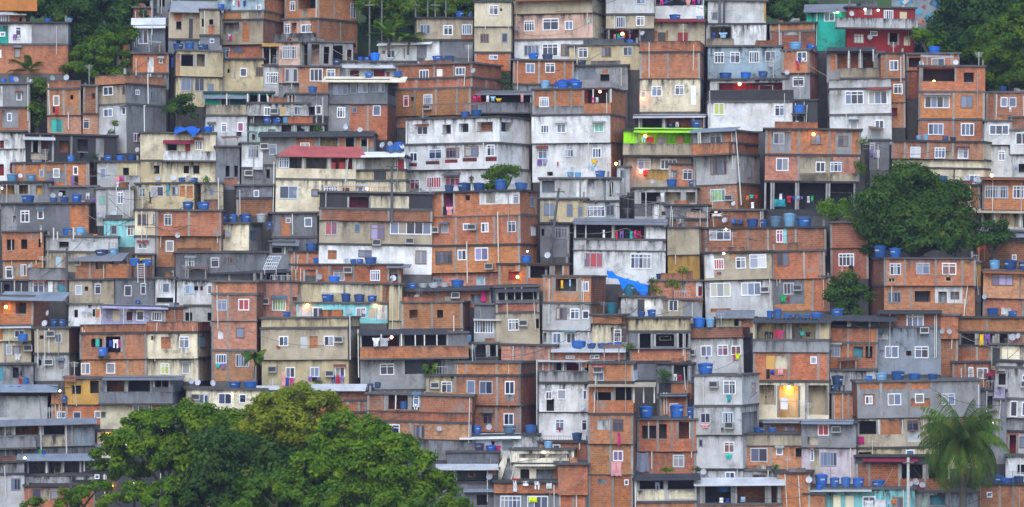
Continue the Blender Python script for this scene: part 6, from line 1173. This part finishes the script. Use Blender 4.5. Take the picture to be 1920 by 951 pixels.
for h1 in _hp:
    if NCAB >= 95: break
    for h2 in _hp:
        if h1 is h2 or (h1[0], h2[0]) in _used or abs(h1[3] - h2[3]) < 40 or not near(h1, h2) or random.random() < .5: continue
        _used.add((h1[0], h2[0])); _used.add((h2[0], h1[0])); NCAB += 1
        pa, pb = h1[1] + Vector((random.uniform(-1, 1), -.4, 0)), h2[1] + Vector((random.uniform(-1, 1), -.4, 0)); o = empty('overhead_cable', pa); q = MB(); pr = None; sg_ = random.uniform(.15, .9)
        for i in range(13):
            t = i / 12; pt = (pb - pa) * t - Vector((0, 0, sg_ * 4 * t * (1 - t)))
            if pr is not None: q.tube(tuple(pr), tuple(pt), .028, n=4)
            pr = pt
        q.build('cable', M_PAINT, o, random.choice(((.03,.03,.035), (.05,.05,.05), (.25,.25,.25)))); tag(o, 'cable between ' + h1[0] + ' and ' + h2[0], 'cable', 'overhead cables'); break
CAB = [('cable sagging across the cream floor below the orange brick block', (1200, 168), (1262, 142), .6), ('cable from dark pole over the yellow house', (1048, 352), (1120, 375), .8), ('cable crossing the front of the yellow loggia house', (1290, 690), (1420, 640), 1.2), ('cable across the brick tower with pink curtain', (1145, 775), (1105, 850), .8), ('cable across the big beige house front', (447, 612), (655, 640), 1.0),
  ('cable before the red house terrace', (1560, 105), (1690, 95), .7), ('cable across the light blue house', (1328, 140), (1465, 128), .8), ('cable over the orange brick row house', (1290, 430), (1555, 420), 1.2), ('cable below the grey tower house', (1305, 770), (1420, 735), .9), ('cable across long grey plaster house', (1600, 700), (1830, 690), 1.5), ('cable in front of the pink house', (965, 60), (1110, 40), .9), ('cable down to the dark alley behind palm', (1840, 720), (1890, 790), .5)]
for lb, a, b, s in CAB:
    dd = depth_at(max(a[1], b[1]) + 40) - 2.5; cable(lb, a, b, s, dd, dd - .5)
# neighbour's wooden eave in the near left corner
def stair():
    d = 341.3; P = lambda x, y: (760 + x / 3.51, 680 + y / 3.51); b = at(*P(640, 790), d); o = empty('stair_balustrade', b)
    def prism(pts, t, y0):
        q = MB(); f = [at(*P(*p), d) - b for p in pts]; fr = [(p.x, y0, p.z) for p in f]; bk = [(p.x, y0 + t, p.z) for p in f]; n = len(pts)
        q.quad(fr, [(p[0], p[2]) for p in fr]); q.quad(bk[::-1], [(p[0], p[2]) for p in bk[::-1]])
        for i in range(n): j = (i + 1) % n; q.quad([fr[j], fr[i], bk[i], bk[j]], [(0, 0)] * 4)
        return q
    prism([(580,785),(628,785),(668,660),(668,572),(580,745)], .18, -.1).build('side_panel', M_PLAST, o, (.86,.79,.64))
    for i in range(9):
        x0, x1 = 632 + i * 5, 690 + i * 3.5; y = 785 - i * 15; prism([(x0, 790), (x1, 790), (x1, y), (x0, y)], .3, .1 + i * .28).build('step', M_CONC, o, (.26,.26,.27))
    prism([(690,785),(697,785),(724,668),(717,668)], .12, -.05).build('handrail', M_PLAST, o, (.86,.79,.64))
    tag(o, 'sloping cream stair balustrade beside the lattice parapet house', 'stairs')
stair()
def person(px, py, d, H=1.6):
    o0 = at(px, py, d); k = H / 1.72
    V = [(0,0,.92,.13),(0,0,1.15,.14),(0,0,1.38,.16),(0,0,1.50,.06),(0,-.01,1.62,.105),(-.09,0,.86,.10),(-.11,.0,.48,.065),(-.11,.02,.07,.045),(-.11,-.12,.03,.04),(.09,0,.86,.10),(.12,-.04,.48,.065),(.13,.02,.07,.045),(.13,-.12,.03,.04),
         (-.20,0,1.40,.06),(-.27,.02,1.13,.045),(-.24,-.12,.92,.035),(.20,0,1.40,.06),(.27,.02,1.13,.045),(.23,-.14,.94,.035)]
    E = [(0,1),(1,2),(2,3),(3,4),(0,5),(5,6),(6,7),(7,8),(0,9),(9,10),(10,11),(11,12),(2,13),(13,14),(14,15),(2,16),(16,17),(17,18)]
    me = bpy.data.meshes.new('person'); me.from_pydata([(x * k, y * k, z * k) for x, y, z, r in V], E, []); t = bpy.data.objects.new('tmp', me); COL.objects.link(t)
    t.modifiers.new('skin', 'SKIN'); sv = me.skin_vertices[0].data
    for i, v in enumerate(V): sv[i].radius = (v[3] * k, v[3] * k * .8)
    sv[0].use_root = True
    t.modifiers.new('sub', 'SUBSURF').levels = 1; t.modifiers['sub'].render_levels = 1
    dg = bpy.context.evaluated_depsgraph_get(); m2 = bpy.data.meshes.new_from_object(t.evaluated_get(dg)); bpy.data.objects.remove(t)
    m2.materials.clear()
    for c in ((.22,.11,.07), (.03,.03,.04), (.10,.16,.08), (.02,.015,.012)):
        m, nt, b = new_mat('skin and clothes'); b.inputs['Base Color'].default_value = (*c, 1); b.inputs['Roughness'].default_value = .9; m2.materials.append(m)
    for p in m2.polygons:
        z = p.center.z / k; x = abs(p.center.x) / k
        p.material_index = 3 if z > 1.66 or (z > 1.56 and p.center.y > .03) else 0 if z > 1.46 else (1 if z > .95 and (x < .24 or z > 1.25) else 2 if .5 < z <= .95 and x < .2 else 0)
    m2.shade_smooth(); o = bpy.data.objects.new('person', m2); COL.objects.link(o); o.location = o0; o.rotation_euler = (0, 0, .4)
    tag(o, 'person in dark shirt standing among tanks before the long white house', 'person')
person(884, 357.0, 367.2)
def eave():
    d = 120; x = wx(67, d); o = empty('neighbour_building', (x - 4.5, d, -30), math.radians(7.6)); zt = wz(-14, d) + 30; zb = wz(20, d) + 30
    q = MB(); q.box(-8, 3.0, .3, 9, 0, zt - .05); q.build('wall', M_PLAST, o, (.5, .3, .2))
    q = MB(); q.quad([(-9, -1.2, zb - .02), (4.5, -1.2, zb - .06), (4.5, -1.2, zt - .06), (-9, -1.2, zt)], [(0, 0), (13, 0), (13, 1), (0, 1)]); q.box(-9, 4.5, -1.199, .3, zb + .02, zt - .08); q.build('eave', M_WOOD, o, (.50, .20, .07))
    for k in range(6): window(o, -6 + (k % 2) * 4, -4.6 + (k % 2) * 4, 30 - (k // 2) * 4, 31.4 - (k // 2) * 4, 'w', '', None)
    tag(o, 'orange wooden eave of a nearer building at top left corner', 'building')
eave()

# ------------------------------------------------------------------ light and camera
w = bpy.data.worlds.new('World'); S.world = w; w.use_nodes = True; nt = w.node_tree; bg = nt.nodes['Background']
SUN_EL, SUN_AZ = 42, -172        # sun in front of the slope, behind the camera, to the left
sky = nt.nodes.new('ShaderNodeTexSky'); sky.sky_type = 'NISHITA'; sky.sun_disc = False; sky.sun_elevation = math.radians(SUN_EL); sky.sun_rotation = math.radians(SUN_AZ); sky.air_density = 1.5; sky.dust_density = 1.0; sky.ozone_density = 4.0
nt.links.new(sky.outputs[0], bg.inputs[0]); bg.inputs[1].default_value = .15
sl = bpy.data.lights.new('sun', 'SUN'); sl.energy = .9; sl.angle = math.radians(35); sl.color = (1, .97, .95); so = bpy.data.objects.new('sun', sl); COL.objects.link(so)
az = math.radians(SUN_AZ); dirv = Vector((math.sin(az) * math.cos(math.radians(SUN_EL)), math.cos(az) * math.cos(math.radians(SUN_EL)), math.sin(math.radians(SUN_EL))))
so.rotation_euler = dirv.to_track_quat('Z', 'Y').to_euler(); so.location = (0, 100, 120)
cam = bpy.data.cameras.new('camera'); co = bpy.data.objects.new('camera', cam); COL.objects.link(co); S.camera = co
co.location = (0, 0, CAMZ); co.rotation_euler = (math.pi / 2, 0, 0); cam.sensor_width = 36; cam.lens = F / 1920 * 36; cam.shift_y = (HZ - 475.5) / 1920; cam.clip_start = 1; cam.clip_end = 6000
S.view_settings.view_transform = 'Standard'; S.view_settings.look = 'None'; S.view_settings.gamma = 1; S.view_settings.use_curve_mapping = False; S.view_settings.exposure = 0.88
S.cycles.max_bounces = 6; S.cycles.diffuse_bounces = 3; S.cycles.transparent_max_bounces = 4; S.cycles.caustics_reflective = False; S.cycles.caustics_refractive = False
S.cycles.sample_clamp_indirect = 4
def haze():
    me = bpy.data.meshes.new('haze'); q = MB(); q.box(-310, 310, -75, 800, -60, 175); o = q.build('haze', M_PLAST); o['kind'] = 'stuff'; o.data.materials.clear()
    m = bpy.data.materials.new('hazy air'); m.use_nodes = True; nt = m.node_tree; nt.nodes.clear(); out = nt.nodes.new('ShaderNodeOutputMaterial'); v = nt.nodes.new('ShaderNodeVolumePrincipled')
    v.inputs['Color'].default_value = (.66, .68, 1, 1); v.inputs['Density'].default_value = HAZE; v.inputs['Anisotropy'].default_value = .2
    nt.links.new(v.outputs[0], out.inputs['Volume']); o.data.materials.append(m)
HAZE = .00015
haze()
